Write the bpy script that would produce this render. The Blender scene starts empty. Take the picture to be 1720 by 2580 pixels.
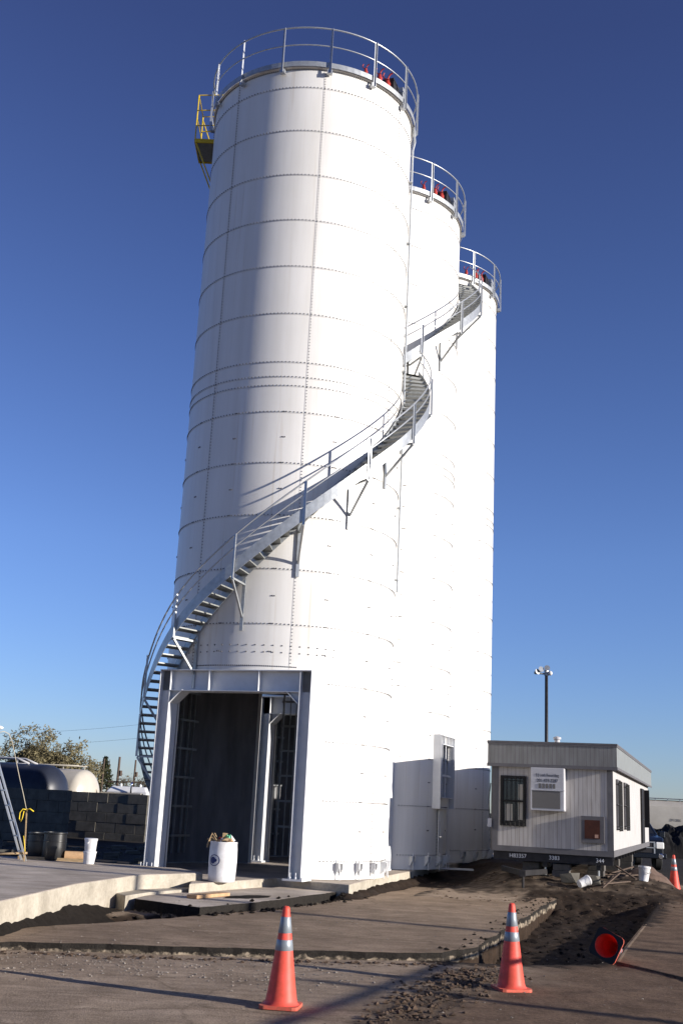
import bpy, bmesh, math, random
from mathutils import Vector, Matrix, noise
R_ = math.radians
random.seed(7)
scene = bpy.context.scene
C = scene.collection

# ------------------------------------------------------------------ camera
PITCH, ROLL, CAMH = 0.2594, 0.0497, 1.9
cam_d = bpy.data.cameras.new('camera')
cam_d.sensor_fit = 'HORIZONTAL'; cam_d.sensor_width = 36.0; cam_d.lens = 36.0*2777.9/1720.0
cam_d.clip_start = 0.1; cam_d.clip_end = 5000
cam = bpy.data.objects.new('camera', cam_d); C.objects.link(cam); scene.camera = cam
fw = Vector((0, math.cos(PITCH), math.sin(PITCH))); up0 = Vector((0, -math.sin(PITCH), math.cos(PITCH)))
rt0 = Vector((1, 0, 0)); cr, sr = math.cos(ROLL), math.sin(ROLL)
rt = rt0*cr + up0*sr; up = up0*cr - rt0*sr
cam.matrix_world = Matrix(((rt.x, up.x, -fw.x, 0), (rt.y, up.y, -fw.y, 0), (rt.z, up.z, -fw.z, CAMH), (0, 0, 0, 1)))

# ------------------------------------------------------------------ sky, sun, exposure
SUN_AZ, SUN_EL = R_(-23.5), R_(13.5)
world = bpy.data.worlds.new('World'); scene.world = world; world.use_nodes = True
wn = world.node_tree; wn.nodes.clear()
sky = wn.nodes.new('ShaderNodeTexSky'); sky.sky_type = 'NISHITA'; sky.sun_disc = False
sky.sun_elevation = SUN_EL; sky.sun_rotation = math.pi/2 - SUN_AZ
sky.air_density = 1.0; sky.dust_density = 0.1; sky.ozone_density = 3.0; sky.altitude = 100
bg = wn.nodes.new('ShaderNodeBackground'); bg.inputs[1].default_value = 0.088
wo = wn.nodes.new('ShaderNodeOutputWorld')
wg = wn.nodes.new('ShaderNodeTexCoord'); ws = wn.nodes.new('ShaderNodeSeparateXYZ'); wn.links.new(wg.outputs['Generated'], ws.inputs[0])
wr = wn.nodes.new('ShaderNodeValToRGB'); we = wr.color_ramp.elements
we[0].position = 0.0; we[0].color = (.54, .64, 1.0, 1); we[1].position = .62; we[1].color = (.46, .41, .66, 1)
w2 = we.new(.22); w2.color = (.62, .67, 1.0, 1)
wn.links.new(ws.outputs[2], wr.inputs[0])
wm = wn.nodes.new('ShaderNodeMix'); wm.data_type = 'RGBA'; wm.blend_type = 'MULTIPLY'; wm.inputs[0].default_value = 1
wn.links.new(sky.outputs[0], wm.inputs[6]); wn.links.new(wr.outputs[0], wm.inputs[7]); wn.links.new(wm.outputs[2], bg.inputs[0]); wn.links.new(bg.outputs[0], wo.inputs[0])
sl = bpy.data.lights.new('sun', 'SUN'); sl.energy = 4.4; sl.angle = R_(0.53); sl.color = (1.0, 0.93, 0.84)
so = bpy.data.objects.new('sun', sl); C.objects.link(so)
sdir = Vector((math.cos(SUN_EL)*math.cos(SUN_AZ), math.cos(SUN_EL)*math.sin(SUN_AZ), math.sin(SUN_EL)))
so.rotation_euler = sdir.to_track_quat('Z', 'Y').to_euler(); so.location = (30, -15, 20)
scene.view_settings.view_transform = 'Standard'; scene.view_settings.look = 'None'
scene.view_settings.exposure = 0.90; scene.view_settings.gamma = 1.0
scene.cycles.max_bounces = 8

# ------------------------------------------------------------------ materials
def mat(name, col, rough=0.6, metal=0.0, noise_amt=0.0, nscale=4.0, col2=None, bump=0.0, bscale=30.0, spec=0.3, dist=0.02, detail=6, stretch=None):
    m = bpy.data.materials.new(name); m.use_nodes = True
    nt = m.node_tree; b = nt.nodes['Principled BSDF']
    b.inputs['Roughness'].default_value = rough; b.inputs['Metallic'].default_value = metal
    b.inputs['Specular IOR Level'].default_value = spec
    b.inputs['Base Color'].default_value = (*col, 1)
    if noise_amt > 0 or bump > 0:
        geo = nt.nodes.new('ShaderNodeNewGeometry'); vec = geo.outputs['Position']
        if stretch:
            mp = nt.nodes.new('ShaderNodeMapping'); mp.inputs['Scale'].default_value = stretch
            nt.links.new(vec, mp.inputs['Vector']); vec = mp.outputs[0]
    if noise_amt > 0:
        n = nt.nodes.new('ShaderNodeTexNoise'); n.inputs['Scale'].default_value = nscale; n.inputs['Detail'].default_value = detail
        n.inputs['Roughness'].default_value = 0.65
        nt.links.new(vec, n.inputs['Vector'])
        r = nt.nodes.new('ShaderNodeValToRGB')
        c2 = col2 if col2 else tuple(c*(1-noise_amt) for c in col)
        r.color_ramp.elements[0].position = 0.35; r.color_ramp.elements[0].color = (*c2, 1)
        r.color_ramp.elements[1].position = 0.65; r.color_ramp.elements[1].color = (*col, 1)
        nt.links.new(n.outputs['Fac'], r.inputs[0]); nt.links.new(r.outputs[0], b.inputs['Base Color'])
    if bump > 0:
        n2 = nt.nodes.new('ShaderNodeTexNoise'); n2.inputs['Scale'].default_value = bscale; n2.inputs['Detail'].default_value = 8
        nt.links.new(geo.outputs['Position'], n2.inputs['Vector'])
        bp = nt.nodes.new('ShaderNodeBump'); bp.inputs['Strength'].default_value = bump; bp.inputs['Distance'].default_value = dist
        nt.links.new(n2.outputs['Fac'], bp.inputs['Height']); nt.links.new(bp.outputs[0], b.inputs['Normal'])
    return m

M = {}
M['white'] = mat('white_tank_paint', (0.72, 0.71, 0.69), 0.42, 0, 0.12, 1.3, col2=(0.655, 0.64, 0.61), bump=0.06, bscale=1.6, spec=0.4, dist=0.04, stretch=(2.6, 2.6, 0.16))
M['white_frame'] = mat('white_portal_paint', (0.66, 0.67, 0.68), 0.4, 0, 0.12, 3.0, spec=0.4)
M['liner'] = mat('grey_tank_liner', (0.24, 0.24, 0.25), 0.7, 0, 0.4, 1.5, stretch=(2, 2, .4))
M['seam'] = mat('seam_gasket_shade', (0.44, 0.43, 0.43), 0.7)
M['bolt'] = mat('zinc_bolt', (0.13, 0.125, 0.125), 0.6, 0.3)
M['galv'] = mat('galvanised_steel', (0.44, 0.46, 0.47), 0.42, 0.55, 0.25, 9.0, bump=0.05, bscale=40)
M['galv_rail'] = mat('galvanised_rail', (0.50, 0.52, 0.54), 0.35, 0.6, 0.2, 12.0)
M['yellow'] = mat('yellow_paint', (0.62, 0.44, 0.02), 0.45, 0, 0.3, 6.0)
M['red'] = mat('red_paint', (0.40, 0.045, 0.035), 0.45, 0, 0.3, 8)
M['darksteel'] = mat('dark_steel', (0.035, 0.033, 0.035), 0.55, 0.3, 0.4, 6)
M['black_rubber'] = mat('black_rubber', (0.018, 0.018, 0.018), 0.7)
M['grate'] = mat('step_grating', (0.30, 0.31, 0.30), 0.55, 0.4, 0.3, 14)
M['hdpe'] = mat('white_plastic_drum', (0.74, 0.74, 0.76), 0.45, 0, 0.22, 5.0, col2=(0.58, 0.57, 0.56))
M['blackplastic'] = mat('black_plastic', (0.012, 0.012, 0.013), 0.35, spec=0.5)
M['navy'] = mat('navy_ink', (0.02, 0.03, 0.12), 0.5)
M['card'] = mat('cardboard', (0.52, 0.33, 0.18), 0.85, 0, 0.25, 9)
M['wood'] = mat('weathered_wood', (0.42, 0.30, 0.17), 0.8, 0, 0.4, 10, stretch=(1, 1, 6))
M['rope'] = mat('rope', (0.42, 0.38, 0.30), 0.9)
M['ribbon'] = mat('yellow_ribbon', (0.80, 0.58, 0.03), 0.6)
M['alum'] = mat('aluminium', (0.62, 0.62, 0.60), 0.35, 0.7)
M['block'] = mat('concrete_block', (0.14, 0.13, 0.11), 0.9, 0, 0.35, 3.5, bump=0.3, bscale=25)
M['tank_cream'] = mat('cream_tank_paint', (0.46, 0.43, 0.37), 0.35, 0, 0.2, 0.8, col2=(0.38, 0.35, 0.30), spec=0.4)
M['truckwhite'] = mat('truck_white_paint', (0.70, 0.70, 0.70), 0.3, 0, 0.1, 3)
M['truckblue'] = mat('truck_dark_blue_paint', (0.006, 0.008, 0.013), 0.25, 0.0, spec=0.5)
M['chrome'] = mat('chrome', (0.75, 0.75, 0.76), 0.12, 1.0)
M['lens'] = mat('lamp_lens', (0.75, 0.75, 0.72), 0.15, 0.0, spec=0.8)
M['bark'] = mat('bark', (0.10, 0.075, 0.055), 0.9, 0, 0.4, 8)
M['pole'] = mat('pole_wood', (0.12, 0.085, 0.065), 0.9, 0, 0.4, 6, stretch=(4, 4, .6))
M['cable'] = mat('black_cable', (0.02, 0.02, 0.02), 0.6)
M['glass'] = mat('dark_window_glass', (0.02, 0.022, 0.025), 0.08, 0.0, spec=0.8)
M['bars'] = mat('window_bar_paint', (0.015, 0.014, 0.014), 0.55)
M['brownpaint'] = mat('brown_box_paint', (0.075, 0.022, 0.012), 0.6, 0, 0.4, 8)
M['acscreen'] = mat('grey_coil_screen', (0.15, 0.145, 0.14), 0.8, 0, 0.2, 60)
M['acwhite'] = mat('white_metal_housing', (0.46, 0.46, 0.48), 0.45, 0, 0.1, 6)
M['trimgrey'] = mat('grey_trim_paint', (0.13, 0.125, 0.13), 0.6, 0, 0.2, 5)
M['label_white'] = mat('white_lettering', (0.78, 0.78, 0.78), 0.6)
M['label_dark'] = mat('dark_lettering', (0.05, 0.05, 0.06), 0.6)
M['curtain'] = mat('pale_blind', (0.45, 0.42, 0.36), 0.8)
M['plasticsheet'] = mat('tan_tarp', (0.15, 0.10, 0.075), 0.7, 0, 0.4, 6)
M['scrap'] = mat('dark_scrap', (0.008, 0.0075, 0.0075), 0.95, 0, 0.5, 4)
M['green_plastic'] = mat('green_plastic', (0.18, 0.55, 0.32), 0.5)
M['pink_paper'] = mat('brown_paper', (0.45, 0.27, 0.20), 0.8)

M['blockdark'] = mat('shaded_concrete_block', (0.12, 0.11, 0.10), 0.9, 0, 0.35, 6)  # pier blocks coloured dark for the shade under the office
def conemat():
    m = mat('orange_red_cone_vinyl', (0.92, 0.12, 0.09), 0.5, 0, 0.25, 9, col2=(0.66, 0.095, 0.055), spec=0.35)
    nt = m.node_tree; b = nt.nodes['Principled BSDF']
    b.inputs['Subsurface Weight'].default_value = 0.0
    out = nt.nodes['Material Output']
    tr = nt.nodes.new('ShaderNodeBsdfTranslucent'); tr.inputs[0].default_value = (0.9, 0.10, 0.05, 1)
    mx = nt.nodes.new('ShaderNodeMixShader'); mx.inputs[0].default_value = 0.22
    nt.links.new(b.outputs[0], mx.inputs[1]); nt.links.new(tr.outputs[0], mx.inputs[2]); nt.links.new(mx.outputs[0], out.inputs[0])
    return m
M['cone'] = conemat()
M['cone_grimy'] = mat('grimy_cone_base', (0.75, 0.11, 0.07), 0.7, 0, 0.6, 14, col2=(0.34, 0.11, 0.07))
M['collar'] = mat('silver_reflective_collar', (0.27, 0.30, 0.33), 0.4, 0.3, 0.2, 10)

def weather(m):
    nt = m.node_tree; b = nt.nodes['Principled BSDF']; L = nt.links; src = b.inputs['Base Color'].links[0].from_socket
    tc = nt.nodes.new('ShaderNodeTexCoord'); mp = nt.nodes.new('ShaderNodeMapping'); mp.inputs['Scale'].default_value = (5.5, 5.5, .14); L.new(tc.outputs['Object'], mp.inputs[0])
    n = nt.nodes.new('ShaderNodeTexNoise'); n.inputs['Scale'].default_value = 1.6; n.inputs['Detail'].default_value = 7; L.new(mp.outputs[0], n.inputs['Vector'])
    r = nt.nodes.new('ShaderNodeValToRGB'); e = r.color_ramp.elements; e[0].position = .60; e[0].color = (1, 1, 1, 1); e[1].position = .80; e[1].color = (.80, .74, .66, 1); L.new(n.outputs['Fac'], r.inputs[0])
    n3 = nt.nodes.new('ShaderNodeTexNoise'); n3.inputs['Scale'].default_value = .35; n3.inputs['Detail'].default_value = 4; L.new(tc.outputs['Object'], n3.inputs['Vector'])
    r3 = nt.nodes.new('ShaderNodeValToRGB'); e = r3.color_ramp.elements; e[0].position = .35; e[0].color = (.93, .93, .925, 1); e[1].position = .65; e[1].color = (1, 1, 1, 1); L.new(n3.outputs['Fac'], r3.inputs[0])
    x = nt.nodes.new('ShaderNodeMix'); x.data_type = 'RGBA'; x.blend_type = 'MULTIPLY'; x.inputs[0].default_value = 1; L.new(src, x.inputs[6]); L.new(r.outputs[0], x.inputs[7])
    y = nt.nodes.new('ShaderNodeMix'); y.data_type = 'RGBA'; y.blend_type = 'MULTIPLY'; y.inputs[0].default_value = 1; L.new(x.outputs[2], y.inputs[6]); L.new(r3.outputs[0], y.inputs[7]); L.new(y.outputs[2], b.inputs['Base Color'])
weather(M['white']); weather(M['hdpe'])

def siding(name, c1, c2, axis):
    """vertical-groove siding; stripes in the object's own coordinates"""
    m = bpy.data.materials.new(name); m.use_nodes = True; nt = m.node_tree; b = nt.nodes['Principled BSDF']
    b.inputs['Roughness'].default_value = 0.6
    tc = nt.nodes.new('ShaderNodeTexCoord'); sp = nt.nodes.new('ShaderNodeSeparateXYZ'); nt.links.new(tc.outputs['Object'], sp.inputs[0])
    mul = nt.nodes.new('ShaderNodeMath'); mul.operation = 'MULTIPLY'; mul.inputs[1].default_value = 1/0.102
    nt.links.new(sp.outputs[axis], mul.inputs[0])
    fr = nt.nodes.new('ShaderNodeMath'); fr.operation = 'FRACT'; nt.links.new(mul.outputs[0], fr.inputs[0])
    rp = nt.nodes.new('ShaderNodeValToRGB'); e = rp.color_ramp.elements
    e[0].position = 0.0; e[0].color = (*c2, 1); e[1].position = 0.16; e[1].color = (*c1, 1)
    e2 = rp.color_ramp.elements.new(0.08); e2.color = (*c2, 1)
    nt.links.new(fr.outputs[0], rp.inputs[0])
    nz = nt.nodes.new('ShaderNodeTexNoise'); nz.inputs['Scale'].default_value = 3; nz.inputs['Detail'].default_value = 6
    mp = nt.nodes.new('ShaderNodeMapping'); mp.inputs['Scale'].default_value = (3, 3, .5); nt.links.new(tc.outputs['Object'], mp.inputs[0]); nt.links.new(mp.outputs[0], nz.inputs['Vector'])
    r2 = nt.nodes.new('ShaderNodeValToRGB'); r2.color_ramp.elements[0].position = .3; r2.color_ramp.elements[0].color = (.78, .76, .74, 1); r2.color_ramp.elements[1].position = .6; r2.color_ramp.elements[1].color = (1, 1, 1, 1)
    nt.links.new(nz.outputs['Fac'], r2.inputs[0])
    mx = nt.nodes.new('ShaderNodeMix'); mx.data_type = 'RGBA'; mx.blend_type = 'MULTIPLY'; mx.inputs[0].default_value = 1
    nt.links.new(rp.outputs[0], mx.inputs[6]); nt.links.new(r2.outputs[0], mx.inputs[7]); nt.links.new(mx.outputs[2], b.inputs['Base Color'])
    bp = nt.nodes.new('ShaderNodeBump'); bp.inputs['Strength'].default_value = .5; bp.inputs['Distance'].default_value = .01
    nt.links.new(rp.outputs[0], bp.inputs['Height']); nt.links.new(bp.outputs[0], b.inputs['Normal'])
    return m
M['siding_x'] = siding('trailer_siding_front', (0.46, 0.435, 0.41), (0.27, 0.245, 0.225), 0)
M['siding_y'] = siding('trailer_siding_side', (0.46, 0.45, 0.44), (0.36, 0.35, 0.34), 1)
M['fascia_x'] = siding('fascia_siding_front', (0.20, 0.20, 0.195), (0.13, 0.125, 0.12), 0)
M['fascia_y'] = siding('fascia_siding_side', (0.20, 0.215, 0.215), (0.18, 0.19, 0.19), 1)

def ground_mat(kind):
    m = bpy.data.materials.new(kind); m.use_nodes = True; nt = m.node_tree; b = nt.nodes['Principled BSDF']
    b.inputs['Roughness'].default_value = 0.95; b.inputs['Specular IOR Level'].default_value = 0.15
    g = nt.nodes.new('ShaderNodeNewGeometry'); L = nt.links
    def nz(scale, detail=8, rough=.65, w=None):
        n = nt.nodes.new('ShaderNodeTexNoise'); n.inputs['Scale'].default_value = scale; n.inputs['Detail'].default_value = detail; n.inputs['Roughness'].default_value = rough
        L.new(w if w else g.outputs['Position'], n.inputs['Vector']); return n.outputs['Fac']
    def ramp(src, p0, c0, p1, c1):
        r = nt.nodes.new('ShaderNodeValToRGB'); e = r.color_ramp.elements
        e[0].position = p0; e[0].color = (*c0, 1); e[1].position = p1; e[1].color = (*c1, 1); L.new(src, r.inputs[0]); return r.outputs[0]
    def mix(f, a, c, mode='MIX'):
        x = nt.nodes.new('ShaderNodeMix'); x.data_type = 'RGBA'; x.blend_type = mode
        if isinstance(f, float): x.inputs[0].default_value = f
        else: L.new(f, x.inputs[0])
        L.new(a, x.inputs[6]); L.new(c, x.inputs[7]); return x.outputs[2]
    def cracks(c, scale, thick, k):
        nn = nt.nodes.new('ShaderNodeTexNoise'); nn.inputs['Scale'].default_value = 2.2; nn.inputs['Detail'].default_value = 6; L.new(g.outputs['Position'], nn.inputs['Vector'])
        va = nt.nodes.new('ShaderNodeVectorMath'); va.operation = 'MULTIPLY_ADD'; va.inputs[1].default_value = (.55, .55, 0); L.new(nn.outputs['Color'], va.inputs[0]); L.new(g.outputs['Position'], va.inputs[2])
        vo = nt.nodes.new('ShaderNodeTexVoronoi'); vo.feature = 'DISTANCE_TO_EDGE'; vo.inputs['Scale'].default_value = scale; L.new(va.outputs[0], vo.inputs['Vector'])
        return mix(k, c, ramp(vo.outputs['Distance'], thick*.4, (.30, .28, .26), thick, (1, 1, 1)), 'MULTIPLY')
    def stains(c):
        c = mix(.55, c, ramp(nz(.9, 5, .6), .38, (.62, .60, .58), .60, (1.12, 1.12, 1.12)), 'MULTIPLY')
        sp2 = nt.nodes.new('ShaderNodeMapping'); sp2.inputs['Rotation'].default_value = (0, 0, R_(22)); sp2.inputs['Scale'].default_value = (.5, 6, 1); L.new(g.outputs['Position'], sp2.inputs[0])
        return mix(.35, c, ramp(nz(1.1, 4, .6, sp2.outputs[0]), .40, (.66, .62, .58), .58, (1.08, 1.08, 1.08)), 'MULTIPLY')
    big = nz(0.55); mid = nz(3.0); fine = nz(45, 4, .8)
    if kind == 'asphalt_ground':
        asp = ramp(mid, .3, (.255, .196, .142), .7, (.400, .315, .236))
        asp = mix(0.75, asp, ramp(fine, .35, (.45, .43, .41), .62, (1.25, 1.25, 1.25)), 'MULTIPLY')
        asp = stains(cracks(asp, .35, .006, .4))
        # pale gravelly dust patch in front, brown dirt spread to the right
        sp = nt.nodes.new('ShaderNodeSeparateXYZ'); L.new(g.outputs['Position'], sp.inputs[0])
        def lin(a, bb, c, k):   # clamp((a*x+b*y+c)*k + noise)
            m1 = nt.nodes.new('ShaderNodeMath'); m1.operation = 'MULTIPLY'; m1.inputs[1].default_value = a; L.new(sp.outputs[0], m1.inputs[0])
            m2 = nt.nodes.new('ShaderNodeMath'); m2.operation = 'MULTIPLY_ADD'; m2.inputs[1].default_value = bb; L.new(sp.outputs[1], m2.inputs[0]); L.new(m1.outputs[0], m2.inputs[2])
            m3 = nt.nodes.new('ShaderNodeMath'); m3.operation = 'MULTIPLY_ADD'; m3.inputs[1].default_value = k; m3.inputs[2].default_value = c*k
            L.new(m2.outputs[0], m3.inputs[0])
            m4 = nt.nodes.new('ShaderNodeMath'); m4.operation = 'MULTIPLY_ADD'; m4.inputs[1].default_value = 2.6; m4.inputs[2].default_value = -1.3; L.new(big, m4.inputs[0])
            m5 = nt.nodes.new('ShaderNodeMath'); m5.operation = 'ADD'; m5.use_clamp = True; L.new(m3.outputs[0], m5.inputs[0]); L.new(m4.outputs[0], m5.inputs[1]); return m5.outputs[0]
        dirtmask = lin(0.9, -0.42, 4.6, 0.9)      # grows to the right of the dirt ridge
        dirt = ramp(nz(2.0, 10, .75), .32, (.080, .052, .034), .68, (.205, .140, .096))
        dirt = mix(0.7, dirt, ramp(nz(22, 6, .8), .35, (.4, .38, .36), .65, (1.3, 1.28, 1.25)), 'MULTIPLY')
        col = mix(dirtmask, asp, dirt)
        # soil below the surface of the cut
        low = nt.nodes.new('ShaderNodeAttribute'); low.attribute_name = 'soil'
        # back yard coloured dark to deepen the shade of the silos
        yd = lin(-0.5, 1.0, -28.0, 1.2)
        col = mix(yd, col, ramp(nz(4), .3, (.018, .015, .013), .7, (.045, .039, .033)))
        soil = ramp(nz(6, 10, .8), .3, (.012, .008, .006), .7, (.042, .028, .019))
        col = mix(low.outputs['Fac'], col, soil)
        # heap of soil against the raised slab (left)
        L.new(col, b.inputs['Base Color']); bs = .55
    elif kind == 'patch_asphalt':
        asp = ramp(mid, .3, (.225, .166, .114), .7, (.335, .252, .178))
        asp = mix(0.7, asp, ramp(fine, .35, (.5, .48, .46), .62, (1.2, 1.2, 1.2)), 'MULTIPLY')
        asp = stains(cracks(asp, .30, .005, .4))
        L.new(asp, b.inputs['Base Color']); bs = .4
    elif kind == 'cut_asphalt_edge':
        sp = nt.nodes.new('ShaderNodeSeparateXYZ'); L.new(g.outputs['Position'], sp.inputs[0])
        n = nz(5, 6, .7)
        ad = nt.nodes.new('ShaderNodeMath'); ad.operation = 'MULTIPLY_ADD'; ad.inputs[1].default_value = .22; L.new(n, ad.inputs[0]); L.new(sp.outputs[2], ad.inputs[2])
        blk = ramp(fine, .3, (.010, .009, .008), .7, (.036, .031, .027))
        bei = ramp(nz(7), .44, (.05, .042, .034), .60, (.33, .27, .20))
        mr = nt.nodes.new('ShaderNodeMapRange'); mr.inputs['From Min'].default_value = .128; mr.inputs['From Max'].default_value = .142; L.new(ad.outputs[0], mr.inputs[0])
        lo = nt.nodes.new('ShaderNodeMapRange'); lo.inputs['From Min'].default_value = .075; lo.inputs['From Max'].default_value = .055; L.new(ad.outputs[0], lo.inputs[0])
        soil = ramp(nz(6, 10, .8), .3, (.018, .012, .008), .7, (.058, .038, .026))
        L.new(mix(lo.outputs[0], mix(mr.outputs[0], bei, blk), soil), b.inputs['Base Color']); bs = .9
    elif kind == 'slab_top':
        c = ramp(nz(1.2), .3, (.40, .345, .285), .7, (.60, .52, .435))
        c = mix(0.5, c, ramp(fine, .35, (.6, .6, .6), .65, (1.15, 1.15, 1.15)), 'MULTIPLY'); c = stains(c); L.new(c, b.inputs['Base Color']); bs = .3
    elif kind == 'slab_face':
        c = ramp(nz(1.6, 10, .7), .32, (.28, .25, .20), .62, (.46, .415, .34))
        c = mix(0.35, c, ramp(nz(14, 6, .8), .35, (.5, .5, .5), .6, (1.1, 1.1, 1.1)), 'MULTIPLY'); L.new(c, b.inputs['Base Color']); bs = .3
    elif kind == 'black_soil':
        c = ramp(nz(8, 10, .8), .3, (.006, .005, .004), .7, (.020, .015, .012)); L.new(c, b.inputs['Base Color']); bs = .8
    elif kind == 'clod_soil':
        c = ramp(nz(8, 10, .8), .3, (.050, .034, .024), .7, (.160, .110, .078)); L.new(c, b.inputs['Base Color']); bs = .8
    elif kind == 'gravel_stone':
        c = ramp(nz(6, 4, .8), .3, (.15, .13, .11), .7, (.34, .30, .26)); L.new(c, b.inputs['Base Color']); bs = .3
    bp = nt.nodes.new('ShaderNodeBump'); bp.inputs['Strength'].default_value = bs; bp.inputs['Distance'].default_value = .03
    L.new(nz(38, 8, .75), bp.inputs['Height']); L.new(bp.outputs[0], b.inputs['Normal'])
    return m
for k in ('asphalt_ground', 'patch_asphalt', 'cut_asphalt_edge', 'slab_top', 'slab_face', 'black_soil', 'clod_soil', 'gravel_stone'): M[k] = ground_mat(k)

# ------------------------------------------------------------------ helpers
class MB:
    """collects shapes into one mesh; M4 is an optional local transform"""
    def __init__(s): s.v = []; s.f = []; s.mi = []; s.cur = 0; s.T = None
    def add(s, vs, fs):
        o = len(s.v)
        if s.T is not None: vs = [s.T @ Vector(p) for p in vs]
        s.v += [tuple(p) for p in vs]; s.f += [tuple(i+o for i in f) for f in fs]; s.mi += [s.cur]*len(fs)
    def box(s, x0, x1, y0, y1, z0, z1):
        s.add([(x0,y0,z0),(x1,y0,z0),(x1,y1,z0),(x0,y1,z0),(x0,y0,z1),(x1,y0,z1),(x1,y1,z1),(x0,y1,z1)],
              [(0,3,2,1),(4,5,6,7),(0,1,5,4),(1,2,6,5),(2,3,7,6),(3,0,4,7)])
    def obox(s, c, ax, ay, az):
        c, ax, ay, az = map(Vector, (c, ax, ay, az)); vs = []
        for k in (-.5, .5):
            for i, j in ((-.5,-.5),(.5,-.5),(.5,.5),(-.5,.5)): vs.append(c+ax*i+ay*j+az*k)
        s.add(vs, [(0,3,2,1),(4,5,6,7),(0,1,5,4),(1,2,6,5),(2,3,7,6),(3,0,4,7)])
    def tube(s, pts, r, n=8, cap=True):
        pts = [Vector(p) for p in pts]; rs = r if isinstance(r, (list, tuple)) else [r]*len(pts); vs = []; fs = []
        prev = None
        for i, p in enumerate(pts):
            d = (pts[min(i+1, len(pts)-1)]-pts[max(i-1, 0)]).normalized()
            a = prev - d*prev.dot(d) if prev is not None else (Vector((0,0,1)) if abs(d.z) < .9 else Vector((1,0,0))); a = (a-d*a.dot(d)).normalized(); prev = a
            b = d.cross(a)
            for k in range(n):
                t = 2*math.pi*k/n; vs.append(p+(a*math.cos(t)+b*math.sin(t))*rs[i])
        for i in range(len(pts)-1):
            for k in range(n):
                k2 = (k+1) % n; fs.append((i*n+k, (i+1)*n+k, (i+1)*n+k2, i*n+k2))
        if cap: fs.append(tuple(range(n))); fs.append(tuple((len(pts)-1)*n+k for k in reversed(range(n))))
        s.add(vs, fs)
    def bar(s, p, q, w, h, upv=(0,0,1)):
        p, q = Vector(p), Vector(q); d = q-p; u = Vector(upv); side = d.cross(u)
        if side.length < 1e-5: side = d.cross(Vector((1,0,0)))
        side.normalize(); u = side.cross(d).normalized(); s.obox((p+q)/2, d, side*w, u*h)
    def lathe(s, prof, n=32, cx=0, cy=0, cap=True):
        vs = []; fs = []
        for r, z in prof:
            for k in range(n):
                t = 2*math.pi*k/n; vs.append((cx+r*math.cos(t), cy+r*math.sin(t), z))
        for i in range(len(prof)-1):
            for k in range(n):
                k2 = (k+1) % n; fs.append((i*n+k, i*n+k2, (i+1)*n+k2, (i+1)*n+k))
        if cap:
            if prof[0][0] > 1e-4: fs.append(tuple(reversed(range(n))))
            if prof[-1][0] > 1e-4: fs.append(tuple((len(prof)-1)*n+k for k in range(n)))
        s.add(vs, fs)
    def prism(s, poly, z0, z1, top_mi=None):
        n = len(poly); a = sum(poly[i][0]*poly[(i+1)%n][1]-poly[(i+1)%n][0]*poly[i][1] for i in range(n))
        if a < 0: poly = poly[::-1]
        vs = [(x,y,z0) for x,y in poly]+[(x,y,z1) for x,y in poly]
        o = len(s.v)
        s.add(vs, [(i,(i+1)%n,n+(i+1)%n,n+i) for i in range(n)])
        keep = s.cur
        if top_mi is not None: s.cur = top_mi
        s.f += [tuple(o+n+i for i in range(n)), tuple(o+i for i in reversed(range(n)))]; s.mi += [s.cur]*2
        s.cur = keep
    def build(s, name, m, parent=None, smooth=False, bevel=0, auto=None):
        me = bpy.data.meshes.new(name); me.from_pydata(s.v, [], s.f); me.validate(verbose=False)
        ms = m if isinstance(m, (list, tuple)) else [m]
        for x in ms: me.materials.append(x)
        if len(ms) > 1 and len(me.polygons) == len(s.mi): me.polygons.foreach_set('material_index', s.mi)
        if smooth: me.polygons.foreach_set('use_smooth', [True]*len(me.polygons))
        if auto: me.set_sharp_from_angle(angle=R_(auto))
        me.update()
        o = bpy.data.objects.new(name, me); C.objects.link(o)
        if parent: o.parent = parent
        if bevel:
            md = o.modifiers.new('bevel', 'BEVEL'); md.width = bevel; md.segments = 2; md.limit_method = 'ANGLE'
        return o

def tag(o, label=None, cat=None, group=None, kind=None):
    if label: o['label'] = label
    if cat: o['category'] = cat
    if group: o['group'] = group
    if kind: o['kind'] = kind
    return o
def thing(name, loc, rz, label, cat, group=None):
    o = bpy.data.objects.new(name, None); C.objects.link(o); o.location = loc; o.rotation_euler = (0, 0, rz); o.empty_display_size = .1
    return tag(o, label, cat, group)
def dup(root, loc, rz=None, label=None, only=None):
    r = root.copy(); C.objects.link(r); r.location = loc
    if rz is not None: r.rotation_euler = (0, 0, rz)
    if label: r['label'] = label
    for ch in list(root.children):
        c = ch.copy(); C.objects.link(c); c.parent = r
        for gch in list(ch.children):
            d = gch.copy(); C.objects.link(d); d.parent = c
    return r
def text_mesh(name, body, size, m, parent, loc, rot, sx=1.0):
    cu = bpy.data.curves.new(name, 'FONT'); cu.body = body; cu.size = size; cu.extrude = 0.002; cu.align_x = 'CENTER'; cu.align_y = 'CENTER'
    tmp = bpy.data.objects.new(name, cu); C.objects.link(tmp); bpy.context.view_layer.update()
    me = bpy.data.meshes.new_from_object(tmp.evaluated_get(bpy.context.evaluated_depsgraph_get())); bpy.data.objects.remove(tmp)
    me.materials.clear(); me.materials.append(m)
    o = bpy.data.objects.new(name, me); C.objects.link(o); o.parent = parent; o.location = loc; o.rotation_euler = rot; o.scale = (sx, 1, 1); return o
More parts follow.
